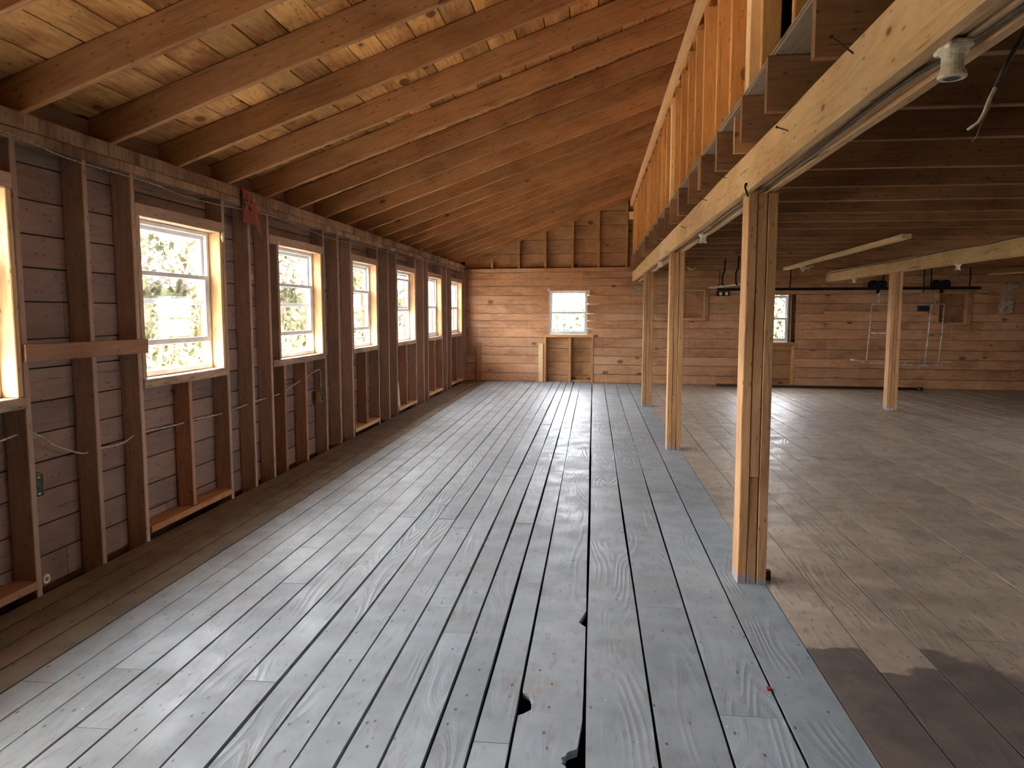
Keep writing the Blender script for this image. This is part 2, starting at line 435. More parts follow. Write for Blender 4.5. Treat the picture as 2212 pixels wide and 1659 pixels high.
ORD = ['first', 'second', 'third', 'fourth', 'fifth', 'sixth', 'seventh', 'eighth', 'ninth', 'tenth', 'eleventh', 'twelfth',
       'thirteenth', 'fourteenth', 'fifteenth', 'sixteenth', 'seventeenth', 'eighteenth', 'nineteenth', 'twentieth',
       'twenty-first', 'twenty-second', 'twenty-third', 'twenty-fourth', 'twenty-fifth', 'twenty-sixth', 'twenty-seventh', 'twenty-eighth',
       'twenty-ninth', 'thirtieth']

def panel(mb, P, u0, u1, rows, d0, d1, holes=(), gap=0.004, cuts=None, mi=0, rnd_on=True, jit=0.0):
    """boards laid along u, stacked along v; P(u, v, d) gives the point; holes = (u0, u1, v0, v1)"""
    for i in range(len(rows) - 1):
        va, vb = rows[i] + gap / 2, rows[i + 1] - gap / 2
        marks = sorted({va, vb} | {h for H in holes for h in H[2:4] if va < h < vb})
        rn0 = RND.random() if rnd_on else 0.0
        joints = sorted((cuts(i) if cuts else []))
        dj = RND.uniform(-jit, jit)
        for k in range(len(marks) - 1):
            a, b = marks[k], marks[k + 1]; mid = (a + b) / 2
            iv = [(u0, u1)]
            for H in holes:
                if H[2] < mid < H[3]:
                    nv = []
                    for (s, e) in iv:
                        if H[1] <= s or H[0] >= e: nv.append((s, e)); continue
                        if H[0] > s: nv.append((s, H[0]))
                        if H[1] < e: nv.append((H[1], e))
                    iv = nv
            for (s, e) in iv:
                js = [s] + [j for j in joints if s + 0.05 < j < e - 0.05] + [e]
                for q in range(len(js) - 1):
                    ss = js[q] + (0.0015 if q else 0); ee = js[q + 1] - (0.0015 if q < len(js) - 2 else 0)
                    nb = sum(1 for j in joints if j < ss + 0.01)
                    rn = (rn0 + nb * 0.0823) % 1.0 if rnd_on else 0.0
                    vs = [P(u, v, d) for d in (d0 + dj, d1 + dj) for v in (a, b) for u in (ss, ee)]
                    mb.add(vs, [(0, 1, 3, 2), (4, 6, 7, 5), (0, 4, 5, 1), (2, 3, 7, 6), (0, 2, 6, 4), (1, 5, 7, 3)], mi, rn)

# frames of the two slightly skewed walls
TL = 0.0085
LW = Matrix.Translation((-3.03, 0, 0)) @ Matrix.Rotation(-math.atan(TL), 4, 'Z')      # local x = into the room, y along, z up
BW = Matrix.Translation((0, 16.43, 0)) @ Matrix.Rotation(math.atan(-0.10), 4, 'Z')     # local x along the wall, y = outwards
YF, XR = -5.0, 9.4
def roof_under(x): return 2.79 + 0.353 * (x + 3.0)
RIDGE_X = 3.2

# ------------------------------------------------------------------ floor
gaps = [-2.86, -2.71, -2.551, -2.392, -2.229, -2.077, -1.923, -1.771, -1.617, -1.462, -1.307, -1.156, -1.014, -0.865, -0.717, -0.567,
        -0.421, -0.278, -0.017, 0.243, 0.495, 0.745, 0.996, 1.248, 1.51, 1.76, 1.955, 2.152, 2.388, 2.667]
x = 2.667
while x < XR - 0.3:
    x += RND.choice([0.155, 0.2, 0.245, 0.26]); gaps.append(x)
gaps.append(XR - 0.02)
gw = {}
for i, gx in enumerate(gaps):
    gw[i] = RND.uniform(0.006, 0.012) if gx < 1.0 else RND.uniform(0.005, 0.010)
for gx, w in ((-0.017, 0.017), (-0.421, 0.015), (-0.717, 0.015), (-1.923, 0.013), (-1.307, 0.015), (-0.567, 0.013), (1.248, 0.010), (0.495, 0.011), (0.996, 0.004)):
    gw[min(range(len(gaps)), key=lambda k: abs(gaps[k] - gx))] = w
YB = 17.2
def gapx(i, y):
    return gaps[i] + 0.006 * (noise.noise(Vector((gaps[i] * 3.1, y * 0.25, 2.0))))
def gapw(i, y):
    if i < 0: return 0.0
    return max(0.0012, gw[i] * (1.0 + 0.9 * noise.noise(Vector((gaps[i] * 5.3, y * 0.45, 7.0)))))
known = [(-1.1, 3.15), (-0.84, 3.72), (-0.63, 3.41), (-0.15, 3.93), (0.37, 3.84), (0.62, 2.8), (-1.39, 2.86), (-1.84, 2.45), (-2.0, 2.9), (-2.35, 2.75),
         (-0.35, 4.13), (-0.34, 2.52), (1.4, 4.95), (1.1, 5.6), (0.55, 6.4), (0.35, 9.2), (0.08, 8.1), (-0.14, 7.3), (-0.35, 6.2), (-0.1, 10.2),
         (-0.3, 9.9), (0.62, 7.25), (2.05, 4.8), (1.62, 3.95), (1.88, 3.6), (0.62, 5.15), (0.87, 9.6), (-1.8, 4.6), (-1.24, 5.8), (-1.54, 7.1)]
fm = MB()
def floor_seg(i, y0, y1, mi, rn):
    # i = board index: between gap i-1 and gap i (board 0 starts at the wall)
    ys = [y0]; step = 0.35
    while ys[-1] + step < y1: ys.append(ys[-1] + step)
    ys.append(y1)
    sp = None
    if abs(gaps[i - 1] + 0.278) < 0.01 and i > 0:
        sp = True
        ys += [2.70 + 0.012 * k for k in range(18)] + [2.36 + 0.012 * k for k in range(14)] + [3.55 + 0.01 * k for k in range(6)]
    if i > 0 and abs(gaps[i - 1] + 0.567) < 0.01: ys += [2.9 + 0.02 * k for k in range(6)]
    ys = sorted(y for y in set(ys) if y0 <= y <= y1)
    Lp, Rp = [], []
    dz = RND.uniform(-0.0012, 0.0012)
    for y in ys:
        if i == 0: lx = -3.03 + TL * y - 0.004
        else: lx = gapx(i - 1, y) + gapw(i - 1, y) / 2
        rx = gapx(i, y) - gapw(i, y) / 2
        lx += 0.0012 * noise.noise(Vector((i * 7.7, y * 6, 0))); rx -= 0.0012 * noise.noise(Vector((i * 3.7, y * 6, 5)))
        if sp:
            t = (y - 2.805) / 0.088
            if abs(t) < 1: lx += 0.050 * math.sqrt(1 - t * t) * (1 + 0.1 * math.sin(9 * t))
            if 2.36 < y < 2.52:
                k = 0.095 * max(0.0, math.sin((y - 2.36) / 0.16 * math.pi)) ** 0.6
                rx -= 0.75 * k * (0.9 + 0.10 * math.sin(y * 190))
            if 3.55 < y < 3.6: rx -= 0.035 * (y - 3.55) / 0.05
        Lp.append((lx, y)); Rp.append((rx, y))
    b = len(fm.v)
    for (l, r) in zip(Lp, Rp):
        cup = RND.uniform(0, 0.0007)
        fm.v += [(l[0], l[1], dz - 0.03), (l[0], l[1], dz + cup), (r[0], r[1], dz + cup), (r[0], r[1], dz - 0.03)]
        fm.r += [rn] * 4
    for k in range(len(ys) - 1):
        a = b + 4 * k; c = a + 4
        fm.f += [(a, c, c + 1, a + 1), (a + 1, c + 1, c + 2, a + 2), (a + 2, c + 2, c + 3, a + 3)]
        fm.mi += [mi if i else mi] * 3
    fm.f += [(b, b + 1, b + 2, b + 3), (b + 4 * (len(ys) - 1) + 3, b + 4 * (len(ys) - 1) + 2, b + 4 * (len(ys) - 1) + 1, b + 4 * (len(ys) - 1))]
    fm.mi += [mi, mi]
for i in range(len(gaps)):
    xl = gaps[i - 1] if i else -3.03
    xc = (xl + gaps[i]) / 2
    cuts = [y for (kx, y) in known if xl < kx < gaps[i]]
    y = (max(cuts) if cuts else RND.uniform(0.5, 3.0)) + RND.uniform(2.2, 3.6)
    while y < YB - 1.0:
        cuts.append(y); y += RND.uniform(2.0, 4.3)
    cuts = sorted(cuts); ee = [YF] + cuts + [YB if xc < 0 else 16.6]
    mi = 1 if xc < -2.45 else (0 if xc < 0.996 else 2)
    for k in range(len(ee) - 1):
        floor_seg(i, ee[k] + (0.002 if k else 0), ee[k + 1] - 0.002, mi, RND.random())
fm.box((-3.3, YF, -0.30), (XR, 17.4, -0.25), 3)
fl = fm.build('floor', [M['fpaint'], M['fdull_shade'], M['fbrown'], M['dark']]); tag(fl, kind='structure')

# ------------------------------------------------------------------ left wall
WL = [(0.15, 1.3), (2.42, 3.65), (4.64, 5.81), (6.63, 8.0), (8.91, 10.0), (10.94, 12.13), (12.98, 14.18), (15.05, 16.3)]
SILL, HEAD = 1.105, 2.185
def opening(k):
    L, R = WL[k]
    if k == 3: return (L + 0.20, R - 0.11)
    return (L + 0.05, R - 0.09)
ops = [opening(k) for k in range(len(WL))]
holes = [(a, b, SILL, HEAD) for (a, b) in ops]
PL = lambda u, v, d: tuple(LW @ Vector((d, u, v)))
mb = MB()
rows = [-0.28, -0.06, 0.155, 0.335, 0.53, 0.70, 0.865, 1.045, 1.235, 1.40, 1.61, 1.80, 1.985, 2.175, 2.37, 2.52, 2.74]
rng = random.Random(3)
cj = {}
for i in range(len(rows)): cj[i] = [rng.uniform(-4, 17) for _ in range(5)] + ([4.02, 5.05, 6.95] if i == 1 else [])
panel(mb, PL, YF, 16.85, rows, -0.155, -0.135, holes, gap=0.009, cuts=lambda i: cj[i], jit=0.003)
panel(mb, PL, YF, 17.1, [-0.3, 2.74], -0.19, -0.160, holes, gap=0.0, mi=1, rnd_on=False)
wl_o = mb.build('wall_left', [M['lwall'], M['dark']]); tag(wl_o, kind='structure')

# studs
near = [3.65, 4.19, 4.64, 5.81, 6.25, 6.63, 8.0, 8.45, 8.91, 10.0, 10.51, 10.94, 12.13, 12.66, 12.98, 14.18, 14.62, 15.05, 16.3, 16.56, 16.71]
off = [-4.35, -3.8, -3.25, -2.7, -2.1, -0.95, -0.4, 0.15, 1.3, 1.86, 2.42]
wname = ['', 'nearest', 'second', 'third', 'fourth', 'fifth', 'sixth', 'farthest']
def stud_label(y):
    for k in range(1, 8):
        if abs(WL[k][0] - y) < 0.01: return 'full-height brown wall stud at the near side of the %s left window' % wname[k]
        if abs(WL[k][1] - y) < 0.01: return 'full-height brown wall stud at the far side of the %s left window' % wname[k]
    if y > 16.6: return 'full-height wall stud tight in the far left corner'
    if y > 16.5: return 'full-height wall stud just before the far left corner'
    k = max(q for q in range(1, 8) if WL[q][1] < y)
    return 'full-height brown wall stud midway between the %s and %s left windows' % (wname[k], wname[k + 1])
for y in off + near:
    lab = stud_label(y) if y >= 3.6 else None
    z0 = -0.20
    if y < 3.6: lab = 'full-height wall stud beside the camera, %s from the near end' % ORD[off.index(y)]
    lumber('wall_stud', (-0.067, y - 0.022, z0), (-0.067, y - 0.022, 2.446), 0.135, 0.042, 'stud', lab, 'stud',
           'full-height studs of the left wall', up=(0, 1, 0), base=LW)
# jack studs, headers, sills, cripples, raised blocking
crip = {1: [3.05], 2: [5.24], 3: [6.92, 7.44], 4: [9.45], 5: [11.5], 6: [13.55], 7: [15.65]}
raised = {1: 'r', 2: 'o', 4: 'p', 5: 'p', 6: 'p', 7: 'p'}
for k in range(len(WL)):
    L, R = WL[k]; nm = wname[k] if k > 0 else ''
    vis = k > 0
    wn_ = nm + ' left window' if vis else 'window beside the camera'
    lumber('window_header', (-0.065, L, HEAD + 0.0425), (-0.065, R - 0.043, HEAD + 0.0425), 0.132, 0.083, 'stud',
           'horizontal header board above the %s' % wn_, 'header', 'window headers of the left wall', base=LW)
    lumber('rough_sill', (-0.062, L, SILL - 0.034), (-0.062, R - 0.043, SILL - 0.034), 0.142, 0.062, 'plate',
           'horizontal rough sill timber under the %s' % wn_, 'sill', 'rough sills of the left wall', base=LW)
    ol, orr = ops[k]
    if vis:
        lumber('jack_stud', (-0.064, ol - 0.024, SILL - 0.001), (-0.064, ol - 0.024, HEAD), 0.128, 0.042, 'stud',
               'jack stud closing the near side of the %s' % wn_, 'stud', 'jack studs of the left windows', up=(0, 1, 0), base=LW)
        lumber('jack_stud', (-0.064, orr + 0.023, SILL + 0.0), (-0.064, orr + 0.023, HEAD), 0.128, 0.040, 'jamb',  # daylight on this face is put into the paler wood colour
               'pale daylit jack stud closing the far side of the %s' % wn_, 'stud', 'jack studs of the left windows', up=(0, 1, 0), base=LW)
    zz = -0.2
    if k in raised:
        lumber('blocking_board', (-0.06, L, 0.075), (-0.06, R - 0.044, 0.072), 0.145, 0.045,
               {'o': 'orange', 'p': 'jamb', 'r': 'cripple'}[raised[k]],
               'flat blocking board just above the floor under the %s' % wn_, 'board', 'blocking boards low on the left wall', base=LW)
        zz = 0.098
    for q, cy in enumerate(crip.get(k, [(L + R) / 2])):
        w2 = '' if len(crip.get(k, [0])) < 2 else (' nearer' if q == 0 else ' farther')
        lumber('cripple_stud', (-0.068, cy - 0.022, zz), (-0.068, cy - 0.022, SILL - 0.066), 0.128, 0.042, 'cripple',
               ('short%s reddish stud below the %s' % (w2, wn_)), 'stud', 'short studs below the left windows', up=(0, 1, 0), base=LW)
lumber('stud_scrap', (-0.03, 11.08, 0.106), (-0.10, 11.26, 0.46), 0.12, 0.02, 'pale',
       'triangular pale scrap leaning in the bay below the fifth left window', 'scrap', up=(1, 0, 0), base=LW)
# top plate: two stacked timbers
plate_root = empty('top_plate'); plate_root.matrix_world = LW
for (z0, z1, segs) in ((2.448, 2.507, [YF, -1.2, 2.6, 4.55, 8.1, 11.9, 16.8]), (2.509, 2.60, [YF, 0.4, 3.4, 6.3, 10.2, 14.2, 16.8])):
    for q in range(len(segs) - 1):
        a, b = segs[q], segs[q + 1]
        t = MB(); t.bar(b - a - 0.003, 0.14, z1 - z0, seg=0.22, jit=0.003, ch=0.006)
        dx = RND.uniform(-0.004, 0.004)
        mb = MB(); mb.add([(v[0] - 0.066 + dx, v[2] + a, (z0 + z1) / 2 - v[1]) for v in t.v], t.f, 0, RND.random())
        mb.build('plate_timber', M['plate'], plate_root)
tag(plate_root, 'long mottled double top plate running along the left wall under the rafters', 'top plate')

lumber('cross_board', (0.010, 3.61, 1.335), (0.006, 4.69, 1.325), 0.018, 0.095, 'cripple',
       'reddish horizontal board nailed across the studs before the second left window', 'board', base=LW)

# windows
def window(num, base, u0, u1, z0, z1, kind, depth, flip=1, vis=True):
    """base: frame with local x out of the opening plane; here coordinates are (depth, along, up)"""
    root = empty('window_%d' % num); tag(root, kind='structure')
    def q(name, parts, mat, parent=root):
        m = MB()
        for (d0, d1, a, b, c, e) in parts: m.box((d0, a, c), (d1, b, e), 0, RND.random())
        o = m.build(name, M[mat], parent); o.matrix_world = base; 
        bv = o.modifiers.new('edge', 'BEVEL'); bv.width = 0.0025; bv.segments = 1
        return o
    fw = 0.032
    q('window_frame', [(depth - 0.055, depth + 0.005, u0, u0 + fw, z0, z1), (depth - 0.055, depth + 0.005, u1 - fw, u1, z0, z1),
                       (depth - 0.055, depth + 0.005, u0 + fw, u1 - fw, z1 - 0.03, z1), (depth - 0.055, depth + 0.01, u0 + fw, u1 - fw, z0, z0 + 0.038)], 'white')
    a, b = u0 + fw - 0.004, u1 - fw + 0.004
    H = z1 - z0
    def sash(name, d, s0, s1, bot=0.04, top=0.032):
        s = q(name, [(d - 0.024, d, a, a + 0.034, s0, s1), (d - 0.024, d, b - 0.034, b, s0, s1),
                     (d - 0.024, d, a + 0.034, b - 0.034, s1 - top, s1), (d - 0.024, d, a + 0.034, b - 0.034, s0, s0 + bot)], 'white')
        g_ = MB(); g_.box((d - 0.014, a + 0.03, s0 + 0.02), (d - 0.011, b - 0.03, s1 - 0.02))
        p = g_.build('glass_pane', M['glass'], s); p.matrix_world = base
        return s
    mid = (z0 + z1) / 2
    if kind == 'raised': lo = (z0 + 0.215, z0 + 0.735)
    elif kind == 'high': lo = (z0 + 0.46, z0 + 0.98)
    else: lo = (z0 + 0.036, mid + 0.02)
    sash('upper_sash', depth - 0.028, mid - 0.035, z1 - 0.028)
    ls = sash('lower_sash', depth, lo[0], lo[1])
    if kind == 'raised':
        for t in (0.25, 0.72):
            y = a + (b - a) * t
            q('sash_lock', [(depth - 0.02, depth + 0.012, y - 0.025, y + 0.025, lo[1], lo[1] + 0.012)], 'white', ls)
    return root
kinds = ['raised', 'raised', 'raised', 'raised', 'raised', 'high', 'closed', 'closed']
order = [8, 1, 2, 3, 4, 5, 6, 7]
for k in range(len(WL)):
    a, b = ops[k]
    window(order[k], LW, a, b, SILL, HEAD, kinds[k], -0.10)
    if True:
        c = LW @ Vector((-0.21, (a + b) / 2, (SILL + HEAD) / 2))
        portal('window_portal', c, (1, 0, 0), b - a, HEAD - SILL)

# ------------------------------------------------------------------ back wall
PB = lambda u, v, d: tuple(BW @ Vector((u, d, v)))
XL0, XR0 = -2.95, XR + 0.1
W1 = (-0.985, -0.135, 1.06, 2.03)           # back window, left
W2 = (3.22, 4.07, 0.93, 1.91)               # back window, right
bh = [W1, W2, (-1.10, 0.005, -0.1, 1.045), (3.10, 4.20, 0.05, 0.915), (4.07, 4.20, 0.93, 1.92)]
R1 = (1.86, 2.37, 1.40, 2.03); R2 = (6.88, 7.42, 1.32, 1.95)
bh2 = [W1, W2]
mb = MB()
rows = [0.005]
rng = random.Random(11)
while rows[-1] < 2.38: rows.append(min(2.53, rows[-1] + rng.choice([0.14, 0.16, 0.19, 0.19, 0.21])))
if rows[-1] < 2.53: rows.append(2.53)
cb = {i: [rng.uniform(-2.5, 9) for _ in range(1)] for i in range(len(rows))}
panel(mb, PB, XL0, XR0, rows, 0.0, 0.018, bh + [R1, R2], gap=0.010, cuts=lambda i: cb[i], jit=0.003)
rows2 = [-0.15 + 0.30 * i for i in range(19)]
cg = {i: [rng.uniform(-2.5, 9) for _ in range(3)] for i in range(len(rows2))}
panel(mb, PB, XL0, XR0, rows2, 0.135, 0.155, bh2, gap=0.010, cuts=lambda i: cg[i], mi=1)
panel(mb, PB, XL0 - 0.2, XR0, [-0.3, 5.4], 0.16, 0.19, bh2, gap=0.0, mi=2, rnd_on=False)
mb_o = mb.build('wall_back', [M['bwall'], M['gable'], M['dark']]); tag(mb_o, kind='structure')
# material works in wall space: nail rows follow the boards
# shelf where the boarding stops
lumber('ledge_board', (XL0 + 0.14, 0.068, 2.512), (0.80, 0.068, 2.512), 0.132, 0.03, 'gable',
       'long ledge timber between the back wall boarding and the gable studs', 'timber', base=BW)
def bstud(nm, x, z0, z1, lab, grp, mat='post', w=0.05, y0=0.018, y1=0.132, group=None):
    return lumber(nm, (x, (y0 + y1) / 2, z0), (x, (y0 + y1) / 2, z1), w, (y1 - y0), mat, lab, 'stud', grp, up=(0, 1, 0), base=BW)
gx = [-2.29, -1.68, -1.08, -0.475, 0.10, 0.70]
gn = ['shortest gable stud, a stub near the left eave', 'second shortest gable stud from the left eave', 'third gable stud from the left eave, above the window left side',
      'fourth gable stud from the left eave, above the back window', 'fifth gable stud from the left eave', 'tallest gable stud, beside the loft wall']
for x, lab in zip(gx, gn):
    zt = roof_under(x) - 0.03
    if x < -2: zt = 2.70
    bstud('gable_stud', x, 2.528, zt, lab, 'gable studs of the back wall', 'gable')
lumber('wedge_block', (0.74, 0.0, 3.62), (0.98, 0.0, 3.62), 0.10, 0.16, 'pale', 'pale block tying the loft wall to the gable stud', 'block', base=BW)
# framed bay under the left back window
for x, lab in ((-1.075, 'left post of the open bay below the back window'), (-0.515, 'rough-edged middle stud of the open bay below the back window'), (-0.02, 'right post of the open bay below the back window')):
    bstud('bay_stud', x, 0.0, 1.0, lab, 'studs of the bay below the back window', 'post', y0=-0.012)
lumber('bay_header', (-1.10, 0.058, 1.023), (0.005, 0.058, 1.023), 0.14, 0.045, 'orange', 'flat header timber across the bay below the back window', 'header', base=BW)
lumber('bay_plate', (-0.485, 0.075, 0.03), (-0.05, 0.075, 0.03), 0.11, 0.05, 'post', 'floor timber at the bottom of the bay below the back window', 'timber', base=BW)
lumber('pale_plank', (-1.165, -0.014, 0.003), (-1.165, -0.014, 0.865), 0.105, 0.024, 'pale', 'pale new plank standing upright left of the bay below the back window', 'plank', up=(0, 1, 0), base=BW)
lumber('brown_plank', (-2.60, -0.014, 0.003), (-2.60, -0.014, 0.87), 0.11, 0.024, 'cripple', 'brown plank standing upright near the far left corner', 'plank', up=(0, 1, 0), base=BW)
# right back window bay
for x, lab, z0, z1 in ((3.125, 'left post of the open bay below the right back window', 0.05, 0.87), (4.18, 'right post of the open bay below the right back window', 0.05, 0.87)):
    bstud('bay_stud', x, z0, z1, lab, 'studs of the bay below the right back window', 'orange', y0=-0.006)
lumber('bay_header', (3.10, 0.06, 0.895), (4.20, 0.06, 0.895), 0.14, 0.04, 'cripple', 'flat header timber under the right back window', 'header', base=BW)
# boarded-up recesses
def recess(R, n, lab, shelf):
    root = empty('boarded_recess'); root.matrix_world = BW @ Matrix.Translation(((R[0] + R[1]) / 2, 0, R[2]))
    tag(root, lab, 'recess', 'boarded recesses in the back wall')
    t = 0.03
    m = MB(); a, b, c, d = R
    m.box((a, -0.008, c), (a + t, 0.13, d)); m.box((b - t, -0.008, c), (b, 0.13, d))
    m.box((a + t, -0.008, c), (b - t, 0.13, c + t)); m.box((a + t, -0.008, d - t), (b - t, 0.13, d))
    o = m.build('recess_frame', M['orange'] if shelf else M['jamb'], root); o.matrix_world = BW
    m = MB(); m.box((a - 0.02, -0.022, d), (b + 0.14, -0.001, d + 0.05)); m.box((b + 0.001, -0.022, c - 0.03), (b + 0.07, -0.001, d - 0.001))
    o = m.build('recess_trim', M['gable'], root); o.matrix_world = BW
    m = MB(); rr = [c + t + 0.001, c + t + 0.15, c + t + 0.34, d - t - 0.001]
    for i in range(3): m.box((a + t + 0.001, 0.10, rr[i]), (b - t - 0.001, 0.12, rr[i + 1] - 0.004), 0, RND.random())
    o = m.build('recess_boards', M['bwall'] if not shelf else M['joist'], root); o.matrix_world = BW
    if shelf:
        m = MB(); m.box((a + t, 0.02, c + 0.31), (b - t, 0.098, c + 0.345)); o = m.build('recess_shelf', M['cripple'], root); o.matrix_world = BW
recess(R1, 1, 'small boarded-up square recess in the back wall beside the second post', False)
recess(R2, 2, 'dark boarded recess with a crossbar behind the hanging pipe frame', True)
lumber('wall_patch', (0.86, -0.012, 2.06), (1.30, -0.012, 2.06), 0.018, 0.12, 'ply', 'grey board offcut nailed to the back wall under the long beam end', 'board', base=BW)
lumber('wall_batten', (4.75, -0.012, 1.545), (6.7, -0.012, 1.535), 0.018, 0.055, 'orange', 'thin orange batten on the back wall behind the pipe frame', 'batten', base=BW)
# swap axes for the window builder: (depth, along, up) -> back wall
S = BW @ Matrix(((0, 1, 0, 0), (-1, 0, 0, 0), (0, 0, 1, 0), (0, 0, 0, 1)))
window(9, S, W1[0] + 0.004, W1[1] - 0.004, W1[2] + 0.004, W1[3] - 0.004, 'closed', -0.02)
window(10, S, W2[0] + 0.004, W2[1] - 0.004, W2[2] + 0.004, W2[3] - 0.004, 'closed', -0.08)
for Wn in (W1, W2):
    c = BW @ Vector(((Wn[0] + Wn[1]) / 2, 0.21, (Wn[2] + Wn[3]) / 2))
    portal('window_portal', c, (0, -1, 0), Wn[1] - Wn[0], Wn[3] - Wn[2])
lumber('side_casing', (4.05 + 0.075, 0.05, 0.93), (4.05 + 0.075, 0.05, 1.915), 0.03, 0.09, 'dark', 'dark upright strip beside the right back window', 'strip', up=(0, 1, 0), base=BW)

# ------------------------------------------------------------------ right wall, front wall
mb = MB(); PR = lambda u, v, d: (XR + d, u, v)
RWIN = [(4.6, 5.8), (8.2, 9.4)]  # unseen windows, added for side light on the left wall studs
RH = [(a, b, SILL, HEAD) for (a, b) in RWIN]
panel(mb, PR, YF, 17.0, [0.0] + [0.2 * i for i in range(1, 16)], 0.0, 0.02, RH, gap=0.004, cuts=lambda i: [rng.uniform(-4, 16) for _ in range(4)])
panel(mb, PR, YF, 17.0, [-0.3, 3.0], 0.025, 0.05, RH, gap=0.0, mi=1, rnd_on=False)
tag(mb.build('wall_right', [M['rwall'], M['dark']]), kind='structure')
for k, (a, b) in enumerate(RWIN):
    SR = Matrix.Translation((XR, 0, 0)) @ Matrix.Rotation(math.pi, 4, 'Z')
    window(11 + k, SR, -b, -a, SILL, HEAD, 'closed', -0.02)
    portal('window_portal', (XR + 0.06, (a + b) / 2, (SILL + HEAD) / 2), (-1, 0, 0), b - a, HEAD - SILL)
mb = MB(); PFr = lambda u, v, d: (u, YF - d, v); DO = []
panel(mb, PFr, -3.3, XR, [0.2 * i for i in range(27)], 0.0, 0.02, DO, gap=0.004, cuts=lambda i: [])
panel(mb, PFr, -3.3, XR, [-0.3, 5.4], 0.025, 0.05, DO, gap=0.0, mi=1, rnd_on=False)
tag(mb.build('wall_front', [M['rwall'], M['dark']]), kind='structure')

# ------------------------------------------------------------------ roof
mb = MB()
xs = [-3.45]
rng = random.Random(5)
while xs[-1] < RIDGE_X: xs.append(xs[-1] + rng.choice([0.19, 0.20, 0.205, 0.21, 0.215]))
xs[-1] = RIDGE_X
for i in range(len(xs) - 1):
    a, b = xs[i] + 0.0045, xs[i + 1] - 0.0045
    js = [YF - 0.3] + sorted(rng.uniform(-4, 16) for _ in range(4)) + [17.4]
    dj = rng.uniform(0, 0.004)
    for q in range(len(js) - 1):
        y0, y1 = js[q] + 0.0015, js[q + 1] - 0.0015
        v = [(a, y0, roof_under(a) + dj), (b, y0, roof_under(b) + dj), (b, y1, roof_under(b) + dj), (a, y1, roof_under(a) + dj)]
        v += [(p[0], p[1], p[2] + 0.022) for p in v]
        mb.add(v, [(0, 1, 2, 3)[::-1], (4, 5, 6, 7), (0, 1, 5, 4), (1, 2, 6, 5), (2, 3, 7, 6), (3, 0, 4, 7)], 0, rng.random())
def slab(x0, z0, x1, z1, t, mi):
    v = [(x0, YF - 0.3, z0), (x1, YF - 0.3, z1), (x1, 17.4, z1), (x0, 17.4, z0)]
    v += [(p[0], p[1], p[2] + t) for p in v]
    mb.add(v, [(0, 3, 2, 1), (4, 5, 6, 7), (0, 1, 5, 4), (1, 2, 6, 5), (2, 3, 7, 6), (3, 0, 4, 7)], mi)
slab(-3.45, roof_under(-3.45) + 0.028, RIDGE_X, roof_under(RIDGE_X) + 0.028, 0.03, 1)
slab(RIDGE_X, roof_under(RIDGE_X) + 0.02, XR + 0.2, 2.75, 0.05, 1)
tag(mb.build('ceiling', [M['roof'], M['dark']]), kind='structure')

RY = [3.70 + 0.731 * k for k in range(-12, 18)]
ntot = len([y for y in RY if y < 16.3])
i = 0
for y in RY:
    if y < YF + 0.1 or y > 16.3: continue
    dy = RND.uniform(-0.015, 0.015)
    a = (-3.12, y + dy, roof_under(-3.12) - 0.102); b = (RIDGE_X - 0.02, y + dy, roof_under(RIDGE_X - 0.02) - 0.102)
    far = sum(1 for q in RY if y <= q <= 16.3)
    lumber('roof_rafter', a, b, 0.046, 0.185, 'rafter', 'long brown roof rafter, %s from the back gable wall' % ORD[far - 1], 'rafter',
           'sloping rafters over the open side', jit=0.0025)

# ------------------------------------------------------------------ loft: beams, joists, deck, wall
def plies(name, a, b, w, h, n, mat, label, cat, group, up=(0, 0, 1), offs=None, cuts=None):
    m, L = frame(Vector(a), Vector(b), Vector(up)); pw = w / n
    root = empty(name); root.matrix_world = m; tag(root, label, cat, group)
    for k in range(n):
        mb = MB()
        ox = -w / 2 + pw * (k + 0.5)
        js = [0.0] + sorted(cuts[k] if cuts else []) + [L]
        for q in range(len(js) - 1):
            l = js[q + 1] - js[q] - 0.003
            hh = h + (offs[k] if offs else 0)
            mb.bar(l, pw - 0.0025, hh, rnd=RND.random(), jit=0.0022, ch=0.004, ox=ox, oy=(h - hh) / 2 if offs else 0, z0=js[q])
        mb.build('timber_ply', M[mat], root)
    return root
plies('support_beam', (0.915, YF + 0.1, 2.32), (0.905, 16.25, 2.315), 0.17, 0.205, 4, 'beam',
      'long built-up beam on three posts carrying the loft joist ends', 'beam', None,
      offs=[0, -0.012, -0.02, 0], cuts=[[5.6, 9.2, 13.7], [4.2, 11], [7.5, 15], [6.2, 12.6]])
plies('support_beam', (4.78, YF + 0.1, 2.32), (4.78, 15.85, 2.27), 0.16, 0.19, 3, 'beam',
      'second long beam farther right, on one visible post', 'beam', None, cuts=[[6, 12], [9], [4, 14]])
def post(x, y, w, d, h, lab, n=3):
    return plies('support_post', (x, y, 0.001), (x, y, h), w, d, n, 'post', lab, 'post', 'built-up timber posts', up=(0, 1, 0),
                 offs=[0, -0.004, 0.0], cuts=[[], [0.62], []])
post(0.915, 4.32, 0.162, 0.155, 2.20, 'largest built-up timber post, nearest the camera under the long beam')
post(0.915, 8.49, 0.160, 0.15, 2.21, 'middle built-up timber post under the long beam')
post(0.895, 12.44, 0.160, 0.15, 2.21, 'farthest built-up timber post under the long beam')
post(4.755, 12.42, 0.16, 0.15, 2.19, 'lone timber post far right under the second beam')
post(0.915, -1.6, 0.16, 0.15, 2.2, 'timber post behind the camera under the long beam')
post(4.755, 4.1, 0.16, 0.15, 2.2, 'timber post right of the view under the second beam')
post(4.755, -1.6, 0.16, 0.15, 2.2, 'timber post behind the camera under the second beam')

